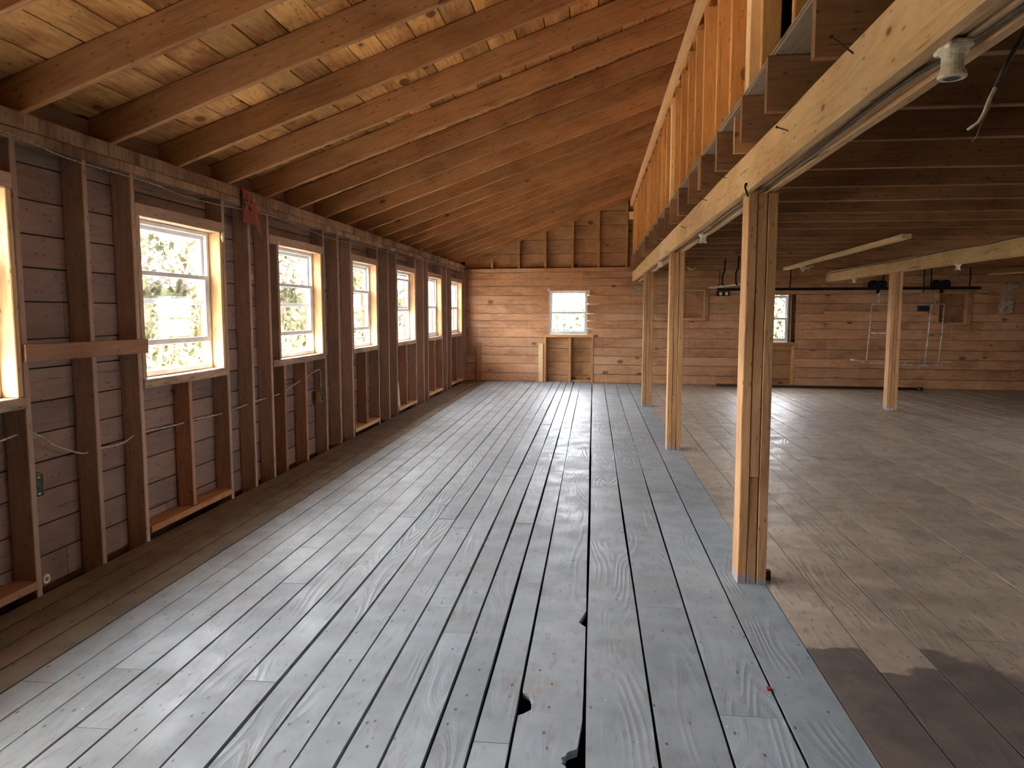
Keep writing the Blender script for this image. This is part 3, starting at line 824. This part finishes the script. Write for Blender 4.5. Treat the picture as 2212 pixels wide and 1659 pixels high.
JY = [-4.6 + 0.7 * k for k in range(9)] + [1.42, 2.10, 2.76, 3.45, 4.06, 4.84, 5.52, 6.20, 6.93, 7.60, 8.24, 9.10, 9.79, 10.52, 11.25, 12.07, 12.92, 13.65, 14.55, 15.35, 15.8]
jb = [y for y in JY]
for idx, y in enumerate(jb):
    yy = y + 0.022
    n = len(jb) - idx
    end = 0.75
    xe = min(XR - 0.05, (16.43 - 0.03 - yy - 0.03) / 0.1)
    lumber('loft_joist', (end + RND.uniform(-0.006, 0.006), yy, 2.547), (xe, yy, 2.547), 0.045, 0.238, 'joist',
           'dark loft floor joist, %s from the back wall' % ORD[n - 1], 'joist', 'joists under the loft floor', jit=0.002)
for y, z, l in ((4.33, 2.53, 0.32), (5.75, 2.56, 0.25), (7.1, 2.54, 0.3), (9.3, 2.54, 0.3)):
    lumber('joist_block', (0.765, y, z), (0.765 + l, y, z), 0.04, 0.20, 'orange', 'short joist end piece lapped beside the loft joists at %s' %
           {4.33: 'the nearest post', 5.75: 'midway between the first two posts', 7.1: 'the beam before the middle post', 9.3: 'the beam past the middle post'}[y], 'block', 'lapped joist end pieces')
mb = MB()
mb.box((0.775, YF, 2.668), (XR, 16.5, 2.679), 0, 0.1); mb.box((0.77, YF, 2.681), (XR, 16.5, 2.692), 0, 0.5)
o = mb.build('loft_floor', [M['ply']]); tag(o, kind='structure')
LX = 0.80
LS = [-4.4, -3.8, -3.2, -2.6, -2.0, -1.4, -0.8, -0.2, 0.4, 1.0, 1.55, 2.1, 2.66, 3.25, 3.86, 4.15, 4.70, 5.22, 5.84, 6.30, 6.78, 7.3, 7.85, 8.18, 8.7, 9.3, 9.9, 10.5, 11.1, 11.7, 12.35, 13.0, 13.65, 14.35, 15.05, 15.7]
for idx, y in enumerate(LS):
    n = len(LS) - idx
    wide = y in (4.15, 8.18)
    w = 0.105 if wide else 0.042
    lumber('loft_stud', (LX + 0.046, y + w / 2, 2.694), (LX + 0.046, y + w / 2, 3.80), 0.092, w, 'loftstud' if not wide else 'pale',
           ('%s orange loft wall stud, %s from the back wall' % ('wide pale-edged' if wide else 'fresh', ORD[n - 1])) if n <= 30 else 'fresh orange loft wall stud over the camera, %s of its run' % ORD[idx],
           'stud', 'studs of the loft wall', up=(0, 1, 0), jit=0.001)
mb = MB(); L = 16.1 - YF
mb.bar(L, 0.045, 0.14, seg=0.5, jit=0.002, ox=0, oy=0)
m, _ = frame((LX - 0.0255, YF, 3.855), (LX - 0.0255, 16.1, 3.855))
o = mb.build('loft_top_plate', M['jamb'], None, m); tag(o, 'long pale header board along the top of the loft wall', 'header')
# boarding on the far side of the loft studs keeps the loft dark
mb = MB(); PLo = lambda u, v, d: (LX + 0.095 + d, u, v)
for (a, b) in ((YF, 2.0), (3.95, 16.3)):
    panel(mb, PLo, a, b, [2.695 + 0.2 * k for k in range(9)], 0, 0.018, gap=0.002)
o = mb.build('loft_wall_boarding', M['loftstud']); tag(o, kind='structure')

# loose board hung under the joists
lumber('loose_board', (3.70, 15.0, 2.395), (3.46, 8.80, 2.395), 0.105, 0.05, 'pale', 'loose pale board fixed flat under the joists right of the big post', 'board')

# ------------------------------------------------------------------ light sockets, wires, nails
def socket(loc, lab, s=1.0):
    root = empty('lamp_socket', loc); tag(root, lab, 'lamp socket', 'porcelain lamp sockets')
    m = MB(); m.lathe([(0.034, 0.0), (0.036, -0.004), (0.033, -0.022), (0.026, -0.03), (0.026, -0.062), (0.031, -0.070), (0.033, -0.078), (0.030, -0.082), (0.021, -0.082), (0.019, -0.05)], 20)
    o = m.build('socket_body', M['porcelain'], root, smooth=False)
    m = MB(); m.box((-0.03, -0.045, -0.02), (0.03, 0.045, 0.0)); o2 = m.build('mounting_block', M['porcelain'], root)
    bv = o2.modifiers.new('b', 'BEVEL'); bv.width = 0.006; bv.segments = 2
    m = MB(); m.lathe([(0.017, -0.0825), (0.016, -0.0835)], 14); m.build('socket_mouth', M['boxdark'], o)
    root.scale = (s, s, s)
    return root
socket((0.90, 2.06, 2.228), 'cream porcelain lamp socket under the near end of the long beam', 1.05)
socket((0.93, 6.6, 2.226), 'cream porcelain lamp socket under the beam between first two posts')
socket((0.86, 10.0, 2.222), 'cream porcelain lamp socket under the beam past the middle post')
socket((4.78, 10.47, 2.19), 'white porcelain lamp socket under the second beam right of its post')
socket((4.78, 14.4, 2.175), 'white porcelain lamp socket under the second beam left of its post')

def wire(name, pts, r, mat, lab, cat='wire', base=None, sub=4, group=None):
    base = base or Matrix(); P = [base @ Vector(p) for p in pts]
    out = []
    for i in range(len(P) - 1):
        p0 = P[max(i - 1, 0)]; p1 = P[i]; p2 = P[i + 1]; p3 = P[min(i + 2, len(P) - 1)]
        for k in range(sub):
            t = k / sub
            out.append(0.5 * ((2 * p1) + (p2 - p0) * t + (2 * p0 - 5 * p1 + 4 * p2 - p3) * t * t + (3 * p1 - p0 - 3 * p2 + p3) * t ** 3))
    out.append(P[-1])
    c = out[0].copy(); m = MB(); m.tube([p - c for p in out], r, 7)
    o = m.build(name, M[mat], smooth=True); o.location = c
    tag(o, lab, cat, group); return o
wire('cable', [(-0.06, 2.9, 0.80), (-0.06, 3.49, 0.884), (-0.06, 3.68, 0.90), (-0.06, 3.80, 0.843), (-0.06, 3.88, 0.789), (-0.06, 4.05, 0.718), (-0.06, 4.13, 0.70), (-0.06, 4.23, 0.706), (-0.06, 4.48, 0.70),
               (-0.06, 4.65, 0.739), (-0.06, 4.98, 0.727), (-0.06, 5.37, 0.728), (-0.06, 5.85, 0.721), (-0.06, 6.34, 0.748), (-0.06, 6.90, 0.763), (-0.06, 7.29, 0.826), (-0.06, 7.60, 0.876),
               (-0.06, 7.88, 0.92), (-0.05, 7.93, 0.89), (-0.05, 7.93, 0.70)], 0.006, 'wire', 'pale cable threaded through the left wall studs to the yellow box', base=LW)
wire('cable', [(0.012, 3.0, 2.47), (0.012, 3.63, 2.463), (0.012, 3.86, 2.436), (0.012, 4.11, 2.42), (0.012, 4.63, 2.42), (0.012, 4.89, 2.415), (0.012, 5.23, 2.395), (0.012, 5.69, 2.401), (0.012, 6.2, 2.422), (0.012, 6.8, 2.435),
               (0.012, 7.4, 2.41), (0.012, 7.98, 2.386), (0.012, 8.5, 2.384), (0.012, 9.4, 2.40), (0.012, 10.5, 2.41), (0.012, 11.0, 2.415)], 0.0035, 'wire', 'thin pale wire strung below the top plate of the left wall', base=LW)
wire('cable', [(0.93, -1.0, 2.228), (0.935, 1.0, 2.222), (0.93, 2.0, 2.219), (0.90, 2.4, 2.224), (0.915, 3.2, 2.222), (0.925, 4.2, 2.224), (0.92, 5.4, 2.222), (0.93, 6.5, 2.222), (0.91, 8.0, 2.222), (0.89, 10.0, 2.22), (0.90, 13.0, 2.218), (0.90, 15.9, 2.214)],
     0.006, 'wiredark', 'dark cable along the underside of the long beam')
wire('cable', [(4.696, -1.0, 2.385), (4.696, 6.0, 2.38), (4.696, 8.8, 2.385), (4.696, 9.6, 2.365), (4.696, 10.4, 2.375), (4.696, 11.4, 2.36), (4.696, 12.2, 2.348), (4.696, 13.2, 2.35), (4.696, 14.2, 2.345), (4.696, 15.7, 2.33)],
     0.007, 'wiredark', 'dark cable along the face of the second beam')
root = empty('hanging_cable', (1.22, 2.3, 2.43)); tag(root, 'frayed cable end hanging from the joists at the top right', 'cable')
m = MB(); P = [(1.26, 2.32, 2.44), (1.19, 2.3, 2.327), (1.149, 2.3, 2.25), (1.122, 2.3, 2.182)]
m.tube([Vector(p) - Vector((1.22, 2.3, 2.43)) for p in P], [0.008, 0.0075, 0.007, 0.0065], 8); m.build('cable_jacket', M['wiredark'], root, smooth=True)
P = [(1.122, 2.3, 2.182), (1.108, 2.3, 2.15), (1.096, 2.3, 2.113), (1.082, 2.3, 2.088), (1.055, 2.3, 2.069)]
m = MB(); m.tube([Vector(p) - Vector((1.22, 2.3, 2.43)) for p in P], [0.006, 0.0055, 0.005, 0.0045, 0.004], 8); m.build('stripped_end', M['cream'], root, smooth=True)
P = [(1.115, 2.3, 2.16), (1.112, 2.302, 2.13), (1.10, 2.302, 2.105), (1.088, 2.302, 2.075), (1.08, 2.3, 2.05), (1.068, 2.3, 2.035)]
m = MB(); m.tube([Vector(p) - Vector((1.22, 2.3, 2.43)) for p in P], 0.0012, 5); m.build('loose_strand', M['wire'], root)

def nail(a, b, lab, r=0.003):
    a = Vector(a); b = Vector(b); m = MB(); d = (b - a)
    mm, L = frame((0, 0, 0), d)
    m.lathe([(r * 2.1, 0), (r * 2.1, 0.002), (r, 0.003), (r, L * 0.5), (r * 0.85, L)], 8, M4=mm)
    o = m.build('nail', M['rust']); o.location = a; tag(o, lab, 'nail', 'rusty nails in the long beam')
nail((0.775, 2.66, 2.462), (0.831, 2.60, 2.385), 'long rusty nail sticking from the beam face near the top', 0.0035)
nail((0.79, 3.45, 2.36), (0.832, 3.40, 2.33), 'bent rusty nail in the beam face before the nearest post')
nail((0.775, 4.95, 2.43), (0.832, 4.90, 2.39), 'rusty nail in the beam face just past the nearest post')
nail((0.775, 5.75, 2.40), (0.832, 5.70, 2.37), 'rusty nail in the beam face midway between the first two posts')
nail((0.79, 7.0, 2.33), (0.832, 6.95, 2.31), 'rusty nail in the beam face before the middle post')
wire('iron_hook', [(0.824, 4.20, 2.175), (0.818, 4.21, 2.20), (0.812, 4.22, 2.225), (0.816, 4.235, 2.245), (0.826, 4.25, 2.25), (0.832, 4.262, 2.235)], 0.005, 'black', 'black bent iron hook at the top of the nearest post', 'hook')
for k in range(5):
    y = 9.2 - 0.0
    m = MB(); z = 1.96 - 0.165 * k
    a = LW @ Vector((-0.03, 8.001, z)); b = LW @ Vector((-0.032, 8.055, z - 0.006))
    # spikes on the far face of the stud beside the third window
    d = b - a; mm, L = frame((0, 0, 0), d)
    m.lathe([(0.004, 0), (0.004, L * 0.8), (0.001, L)], 7, M4=mm)
    o = m.build('spike', M['wire']); o.location = LW @ Vector((-0.03, 10.001, z))
    tag(o, '%s pale peg from the top, on the stud past the fourth left window' % ORD[k], 'peg', 'pale pegs on a wall stud')

# ------------------------------------------------------------------ small things on the left wall
def outlet(loc_y, z, lab, ydir, withcover):
    root = empty('outlet_box'); root.matrix_world = LW @ Matrix.Translation((-0.03, loc_y, z)); tag(root, lab, 'outlet box', None)
    m = MB(); t = 0.003; w, h, d = 0.08, 0.13, 0.05
    # open box facing the room (+x)
    m.box((-d, -w / 2, -h / 2), (-d + t, w / 2, h / 2)); m.box((-d, -w / 2, -h / 2), (0, -w / 2 + t, h / 2)); m.box((-d, w / 2 - t, -h / 2), (0, w / 2, h / 2))
    m.box((-d, -w / 2, -h / 2), (0, w / 2, -h / 2 + t)); m.box((-d, -w / 2, h / 2 - t), (0, w / 2, h / 2))
    o = m.build('box_shell', M['boxy'], root)
    m = MB(); m.box((-d + 0.006, -w / 2 + 0.005, -h / 2 + 0.008), (-0.004, w / 2 - 0.005, h / 2 - 0.008)); ins = m.build('outlet_insert', M['boxdark'], root)
    for s_ in (-1, 1):
        m = MB(); m.box((-0.006, -0.01, s_ * 0.046 - 0.005), (0.002, 0.01, s_ * 0.046 + 0.005)); m.build('screw_tab', M['wire'], ins)
outlet(3.702, 0.60, 'open outlet box on the stud past the nearest left window', 1, False)
outlet(7.913, 0.615, 'yellow outlet box at the stud past the third left window', 1, True)
m = MB(); m.tube([(0, 0.020 * math.cos(a), 0.020 * math.sin(a)) for a in [2 * math.pi * k / 20 for k in range(20)]], 0.009, 8, closed=True)
o = m.build('porcelain_ring', M['porcelain'], smooth=True); o.matrix_world = LW @ Matrix.Translation((-0.02, 3.70, 0.07)); tag(o, 'small cream porcelain ring low on the stud past the nearest left window', 'insulator')
def lump(loc, base, s, lab):
    m = MB(); n1, n2 = 7, 10; b = 0
    prof = []
    vs = []; fs = []
    for i in range(n1 + 1):
        th = math.pi * i / n1
        for j in range(n2):
            ph = 2 * math.pi * j / n2
            p = Vector((math.sin(th) * math.cos(ph), math.sin(th) * math.sin(ph), math.cos(th)))
            r = 1 + 0.45 * noise.noise(p * 2.1 + Vector(loc))
            vs.append((p.x * r * s[0], p.y * r * s[1], p.z * r * s[2]))
    for i in range(n1):
        for j in range(n2):
            fs.append((i * n2 + j, (i + 1) * n2 + j, (i + 1) * n2 + (j + 1) % n2, i * n2 + (j + 1) % n2))
    m.add(vs, fs); o = m.build('foam_lump', M['cream'], smooth=True); o.matrix_world = base @ Matrix.Translation(loc)
    tag(o, lab, 'foam', 'dried foam blobs at window corners')
lump((0.008, 5.755, 2.16), LW, (0.012, 0.02, 0.045), 'dried foam blob at the upper far corner of the second left window')
lump((0.006, 6.80, 2.20), LW, (0.01, 0.018, 0.025), 'dried foam blob at the upper near corner of the third left window')
lump((-1.00, -0.01, 2.05), BW, (0.03, 0.015, 0.03), 'dried foam blob at the upper left corner of the back window')
lump((-0.10, -0.01, 2.0), BW, (0.025, 0.015, 0.06), 'dried foam blob at the upper right corner of the back window')
lump((-0.11, -0.01, 1.14), BW, (0.015, 0.012, 0.03), 'dried foam blob at the lower right corner of the back window')
lumber('nailed_block', (-0.045, 6.272, 1.86), (-0.045, 6.33, 1.86), 0.05, 0.05, 'orange', 'small orange block on the stud between second and third left windows', 'block', base=LW)

# torn red sheet hanging from the plate
root_v = []; nu, nv = 10, 14
vs = []; fs = []; uvs = []
for j in range(nv + 1):
    for i_ in range(nu + 1):
        u = i_ / nu; v = j / nv
        # corners: top-near, bottom-near, bottom-far (pointed), top-far
        y = 6.08 + 0.25 * u
        ztop = 2.565 - 0.05 * u; zbot = 2.31 - 0.02 * u - 0.09 * max(0, (u - 0.45) / 0.55)
        if v < 0.12: pass
        z = zbot + (ztop - zbot) * v - 0.05 * u * v + 0.05 * v * (1 - u)
        xo = 0.022 + 0.035 * math.sin(u * 2.6) * (1 - 0.4 * v) + 0.03 * (1 - v) * u
        vs.append((xo, y, z)); uvs.append((u, v, 0))
for j in range(nv):
    for i_ in range(nu):
        a = j * (nu + 1) + i_; fs.append((a, a + 1, a + nu + 2, a + nu + 1))
m = MB(); m.add(vs, fs); o = m.build('red_sheet', M['red'], smooth=True); o.matrix_world = LW
at = o.data.attributes.new('sheet_uv', 'FLOAT_VECTOR', 'POINT'); at.data.foreach_set('vector', [c for t_ in uvs for c in t_])
sd = o.modifiers.new('s', 'SOLIDIFY'); sd.thickness = 0.0015
tag(o, 'curled torn red printed sheet hanging from the left wall top plate', 'sheet')

# ------------------------------------------------------------------ things by the back wall
def tubes(name, parts, r, mat, root, base=Matrix()):
    for nm, pts, rr in parts:
        P = [base @ Vector(p) for p in pts]; m = MB(); c = root.matrix_world.inverted()
        m.tube([c @ p for p in P], rr, 8); m.build(nm, M[mat], root, smooth=True)
# track rail with hangers
root = empty('track_rail'); root.matrix_world = BW @ Matrix.Translation((5.1, -0.10, 2.03)); bpy.context.view_layer.update()
tag(root, 'long black overhead track rail running along the back wall', 'rail')
m = MB(); m.box((-2.5, -0.025, -0.028), (2.5, 0.025, 0.028)); m.build('rail', M['black'], root)
for q, hx in enumerate((-1.05, 0.72, 1.6, 2.3)):
    m = MB(); m.tube([(hx, 0.0, 0.028), (hx + 0.01, 0.0, 0.2), (hx, 0.0, 0.40)], 0.012, 6); m.build('hanger_rod', M['black'], root)
def trolley(x, lab):
    root = empty('trolley'); root.matrix_world = BW @ Matrix.Translation((x, -0.16, 2.06)); tag(root, lab, 'trolley', 'trolleys on the overhead track')
    for s_ in (-1, 1):
        for dy in (0.0, 0.12):
            pts = [(s_ * 0.085 + 0.07 * math.cos(a), dy, 0.05 + 0.07 * math.sin(a)) for a in [2 * math.pi * k / 18 for k in range(18)]]
            m = MB(); m.tube(pts, 0.014, 7, closed=True)
            for sp in range(3):
                a = sp * math.pi / 3
                m.tube([(s_ * 0.085 + 0.066 * math.cos(a), dy, 0.05 + 0.066 * math.sin(a)), (s_ * 0.085 - 0.066 * math.cos(a), dy, 0.05 - 0.066 * math.sin(a))], 0.009, 6)
            m.build('wheel', M['black'], root, smooth=True)
    m = MB(); m.box((-0.13, -0.018, -0.06), (0.13, -0.002, 0.07)); m.box((-0.03, -0.02, -0.13), (0.03, 0.01, -0.06)); m.build('side_plate', M['black'], root)
trolley(5.72, 'dark wheeled trolley on the track left of the far post')
trolley(6.88, 'dark wheeled trolley on the track above the boarded recess')

# white pipe frame hanging before the back wall
Y0 = 14.0
root = empty('pipe_frame', (5.45, Y0, 0.64)); bpy.context.view_layer.update()
tag(root, 'peeling white pipe frame hanging in front of the back wall', 'frame')
r = 0.014
def fr(*pts): return [Vector(p) for p in pts]
parts = [('side_pipe', fr((4.97, Y0, 1.70), (4.95, Y0, 1.2), (4.92, Y0, 0.64)), 0.010),
         ('side_pipe', fr((6.20, Y0, 1.70), (6.19, Y0, 1.2), (6.15, Y0, 0.64)), 0.010),
         ('middle_pipe', fr((5.98, Y0 - 0.02, 1.71), (5.95, Y0 - 0.02, 1.2), (5.92, Y0 - 0.02, 0.62)), 0.014),
         ('top_pipe', fr((4.97, Y0, 1.70), (5.5, Y0, 1.70), (6.20, Y0, 1.70)), 0.010),
         ('cross_pipe', fr((4.95, Y0, 1.18), (5.5, Y0, 1.175), (6.19, Y0, 1.17)), 0.012),
         ('bottom_runner', fr((4.64, Y0, 0.70), (4.80, Y0, 0.68), (4.92, Y0, 0.655), (5.5, Y0, 0.625), (5.92, Y0, 0.60), (6.2, Y0, 0.61), (6.55, Y0, 0.655)), 0.014),
         ('hanging_loop', fr((5.09, Y0, 1.70), (5.08, Y0, 1.895), (5.09, Y0, 1.90), (6.04, Y0, 1.90), (6.05, Y0, 1.895), (6.04, Y0, 1.70)), 0.009)]
tubes('', parts, r, 'peel', root)
m = MB(); m.box((-0.4, -0.002, -0.012), (0.72, 0.20, 0.0)); m.build('bottom_shelf', M['ply'], root)
m = MB(); m.box((0.33, 0.0, 0.93), (0.50, 0.08, 1.03)); m.build('hinge_block', M['black'], root)
wire('hanger_rod', [(5.84, 14.0, 1.91), (5.84, 14.02, 2.2), (5.84, 14.0, 2.43)], 0.012, 'black', 'rusty rod holding up the peeling pipe frame', 'rod')

# little white shelf board on two black straps
root = empty('strap_shelf', (2.15, 12.6, 2.0)); bpy.context.view_layer.update(); tag(root, 'small white board hung on two bent black straps', 'shelf')
lb = lumber('shelf_board', (0, 0, 0), (0, 0.1, 0), 0.1, 0.02, 'pale', None, None, parent=root)
bpy.data.objects.remove(lb)
m = MB(); m.bar(1.6, 0.13, 0.018); mm, _ = frame((-0.13, 0.55, -0.03), (0.28, -1.0, 0.0))
o = m.build('shelf_board', M['peel'], root); o.matrix_parent_inverse = Matrix(); o.matrix_basis = mm
for (dx, dy) in ((0.0, 0.1), (0.07, -0.7)):
    m = MB(); m.tube([(dx - 0.01, dy, -0.03), (dx - 0.03, dy, 0.03), (dx - 0.03, dy, 0.16), (dx + 0.0, dy, 0.24), (dx + 0.01, dy, 0.43)], 0.016, 6); m.build('strap', M['black'], root)
m = MB(); m.box((2.60, -0.05, 1.90), (2.86, -0.001, 1.99)); o = m.build('fixture_plate', M['black'], mat=BW); tag(o, 'dark twin-socket fixture on the back wall under the strap shelf', 'fixture')
for dx in (0.08, 0.2):
    m = MB(); m.lathe([(0.035, 0), (0.035, 0.01), (0.02, 0.012)], 14, M4=Matrix.Translation((2.60 + dx, -0.051, 1.945)) @ Matrix.Rotation(math.pi / 2, 4, 'X'))
    p_ = m.build('socket', M['porcelain'], o)
# pipe lying at the foot of the back wall
m = MB(); a = Vector((2.6, 15.96, 0.028)); b = Vector((6.5, 15.52, 0.03)); m.tube([Vector((0, 0, 0)), (b - a) * 0.5, b - a], 0.026, 10)
m.tube([(b - a) * 0.985, (b - a) * 1.012], 0.038, 10)
o = m.build('iron_pipe', M['rust'], smooth=True); o.location = a; tag(o, 'long dark iron pipe lying along the foot of the back wall', 'pipe')
wire('iron_hook', [(3.32, 15.93, 0.62), (3.36, 15.91, 0.50), (3.31, 15.90, 0.43), (3.24, 15.91, 0.42)], 0.012, 'black', 'black hook in the bay below the right back window', 'hook')
# hanging torn paper at far right
vs = []; fs = []
for j in range(9):
    for i_ in range(7):
        u = i_ / 6; v = j / 8
        w = 0.30 * (0.25 + 0.75 * abs(math.sin(v * 4 + 0.5)))
        vs.append((u * w + 0.12 * v + 0.03 * math.sin(j * 2.1), 0.04 * noise.noise(Vector((u * 4, v * 5, 0))), -0.6 + 0.62 * v))
for j in range(8):
    for i_ in range(6):
        a = j * 7 + i_; fs.append((a, a + 1, a + 8, a + 7))
m = MB(); m.add(vs, fs); o = m.build('torn_paper', M['paper'], smooth=True); o.location = (7.75, 15.3, 2.10)
sd = o.modifiers.new('s', 'SOLIDIFY'); sd.thickness = 0.004
tag(o, 'dusty torn paper hanging on the back wall at the right edge', 'paper')
lumber('thin_pole', (7.5, 15.2, 2.27), (9.3, 14.2, 2.36), 0.03, 0.03, 'pale', 'thin pale pole under the joists at the far right', 'pole')
def scrap(loc, s, lab, mat='cream'):
    m = MB(); vs = []; fs = []
    for j in range(5):
        for i_ in range(6):
            vs.append((s * (i_ / 5 - 0.5) * (1 - 0.15 * j), 0.04 * math.sin(i_ * 1.9 + j) * s, -0.22 * s * j / 4 + 0.10 * s * math.sin(i_ * 1.3 + j * 0.8)))
    for j in range(4):
        for i_ in range(5):
            a = j * 6 + i_; fs.append((a, a + 1, a + 7, a + 6))
    m.add(vs, fs); o = m.build('torn_scrap', M[mat]); o.location = loc
    sd = o.modifiers.new('s', 'SOLIDIFY'); sd.thickness = 0.006
    tag(o, lab, 'scrap')
scrap((4.05, 15.0, 2.44), 0.34, 'white torn scrap below the joists left of the second beam', 'porcelain')
scrap((1.93, 15.3, 2.44), 0.22, 'yellowish splinter below the joists behind the middle post', 'pale')
wire('wall_conduit', [(2.62, 15.98, 1.98), (2.61, 15.97, 2.2), (2.6, 15.9, 2.43)], 0.008, 'black', 'thin dark conduit rising from the twin-socket fixture', 'conduit')
m = MB(); m.box((-0.014, -0.02, 0), (0.014, 0.02, 0.055)); o = m.build('dark_block', M['boxdark']); o.location = (1.025, 4.33, 0.001)
tag(o, 'small dark block on the floor against the nearest post', 'block')
for k, (dx, dy) in enumerate(((-0.03, 0), (0.03, 0.01))):
    m = MB(); m.lathe([(0.004, 0), (0.018, 0.004), (0.02, 0.012), (0.006, 0.02)], 10); o = m.build('pebble', M['white']); o.location = (4.755 + dx - 0.04, 12.31 + dy, 0.001)
    o.scale = (1.5, 0.8, 1); tag(o, 'small white chip at the foot of the far right post, %s one' % ('left' if k == 0 else 'right'), 'chip')
m = MB(); m.box((-0.008, -0.012, 0), (0.008, 0.012, 0.008)); o = m.build('red_chip', plain('red_plastic', (0.5, 0.02, 0.03), 0.4)); o.location = (0.735, 3.02, 0.001); tag(o, 'tiny red plastic chip lying in a grey floor board gap', 'chip')

# ------------------------------------------------------------------ outside
mb = MB()
def ground_z(x, y):
    z = -0.9
    if y > 17: z += (y - 17) * 0.055
    if x < -4: z += (-x - 4) * 0.06
    return z + 0.15 * noise.noise(Vector((x * 0.2, y * 0.2, 0)))
nx, ny = 40, 40
vs = [(-40 + 90 * i / nx, -25 + 95 * j / ny, 0) for j in range(ny + 1) for i in range(nx + 1)]
vs = [(x, y, ground_z(x, y)) for (x, y, _) in vs]
fs = [(j * (nx + 1) + i, j * (nx + 1) + i + 1, (j + 1) * (nx + 1) + i + 1, (j + 1) * (nx + 1) + i) for j in range(ny) for i in range(nx)]
mb.add(vs, fs)
for fi, f in enumerate(fs):
    c = [sum(vs[k][q] for k in f) / 4 for q in (0, 1)]
    if -12 < c[0] < 22 and c[1] < 19: mb.mi[fi] = 1
o = mb.build('ground', [M['grass'], M['gravel']], smooth=True); tag(o, kind='structure')

def make_shrub():
    root = empty('shrub'); r2 = random.Random(21)
    m = MB()
    for k in range(2600):
        th = r2.uniform(0, 2 * math.pi); rr = math.sqrt(r2.random()); h = r2.random()
        c = Vector((1.3 * rr * math.cos(th), 1.3 * rr * math.sin(th), 0.2 + 3.4 * h * (1 - 0.35 * rr * rr)))
        d = Vector((r2.uniform(-1, 1), r2.uniform(-1, 1), r2.uniform(-0.7, 0.5))).normalized()
        l = r2.uniform(0.12, 0.30); w = l * 0.15
        s = d.cross(Vector((0, 0, 1))).normalized() * w; n_ = d.cross(s).normalized() * 0.01
        m.add([c, c + d * l * 0.5 + s + n_, c + d * l, c + d * l * 0.5 - s + n_], [(0, 1, 2, 3)])
    m.build('foliage', M['leaf'], root)
    m = MB()
    for k in range(7):
        a = r2.uniform(0, 6.28); e = Vector((0.9 * math.cos(a), 0.9 * math.sin(a), r2.uniform(2, 3.2)))
        m.tube([(0.05 * math.cos(a), 0.05 * math.sin(a), -0.3), e * 0.5 + Vector((0, 0, 0.3)), e], [0.035, 0.022, 0.01], 6)
    m.build('stem', M['bark'], root)
    return root
proto = make_shrub()
spots = [(-8.0, 8.6, 0.85), (-7.6, 12.2, 0.9), (-9.4, 15.0, 1.0), (-8.8, 19.8, 1.0), (-11.5, 24.5, 1.1), (-9.0, 29.0, 1.0), (-12.5, 35.5, 1.2), (-14.0, 43.0, 1.3), (2.9, 27.0, 0.75), (5.8, 25.0, 0.8), (-9.5, 3.2, 0.9)]
slab_l = ['nearest leafy shrub seen through the second left window', 'leafy shrub seen low through the second and third left windows', 'leafy shrub behind glass of the third left window',
          'leafy shrub seen through the fourth left window', 'leafy shrub seen through the fifth left window', 'leafy shrub seen through the sixth left window',
          'leafy shrub seen through the farthest left window', 'most distant leafy shrub left of the building', 'leafy shrub outside the right back window, left one', 'leafy shrub outside the right back window, right one', 'leafy shrub outside level with the camera']
hedge = [(-2.9, 21.6, 0.70), (-0.5, 21.9, 0.72), (1.9, 21.4, 0.70)]
hedge_l = ['low bush outside the back window, leftmost', 'low bush outside the back window, middle', 'low bush outside the back window, rightmost']
def copy_tree(o, parent=None):
    c = o.copy(); COL.objects.link(c)
    if parent: c.parent = parent
    for ch in list(o.children): copy_tree(ch, c)
    return c
for i, (x, y, s) in enumerate(spots):
    o = proto if i == 0 else copy_tree(proto)
    o.location = (x, y, ground_z(x, y)); o.rotation_euler = (0, 0, i * 1.3); o.scale = (s * 1.3, s * 1.3, s * 1.45)
    tag(o, slab_l[i], 'shrub', 'leafy shrubs outside')

for i, (x, y, s) in enumerate(hedge):
    o = copy_tree(proto); o.location = (x, y, ground_z(x, y)); o.rotation_euler = (0, 0, 0.7 + i * 1.1); o.scale = (0.85, 0.85, s)
    tag(o, hedge_l[i], 'shrub', 'low bushes outside the back window')
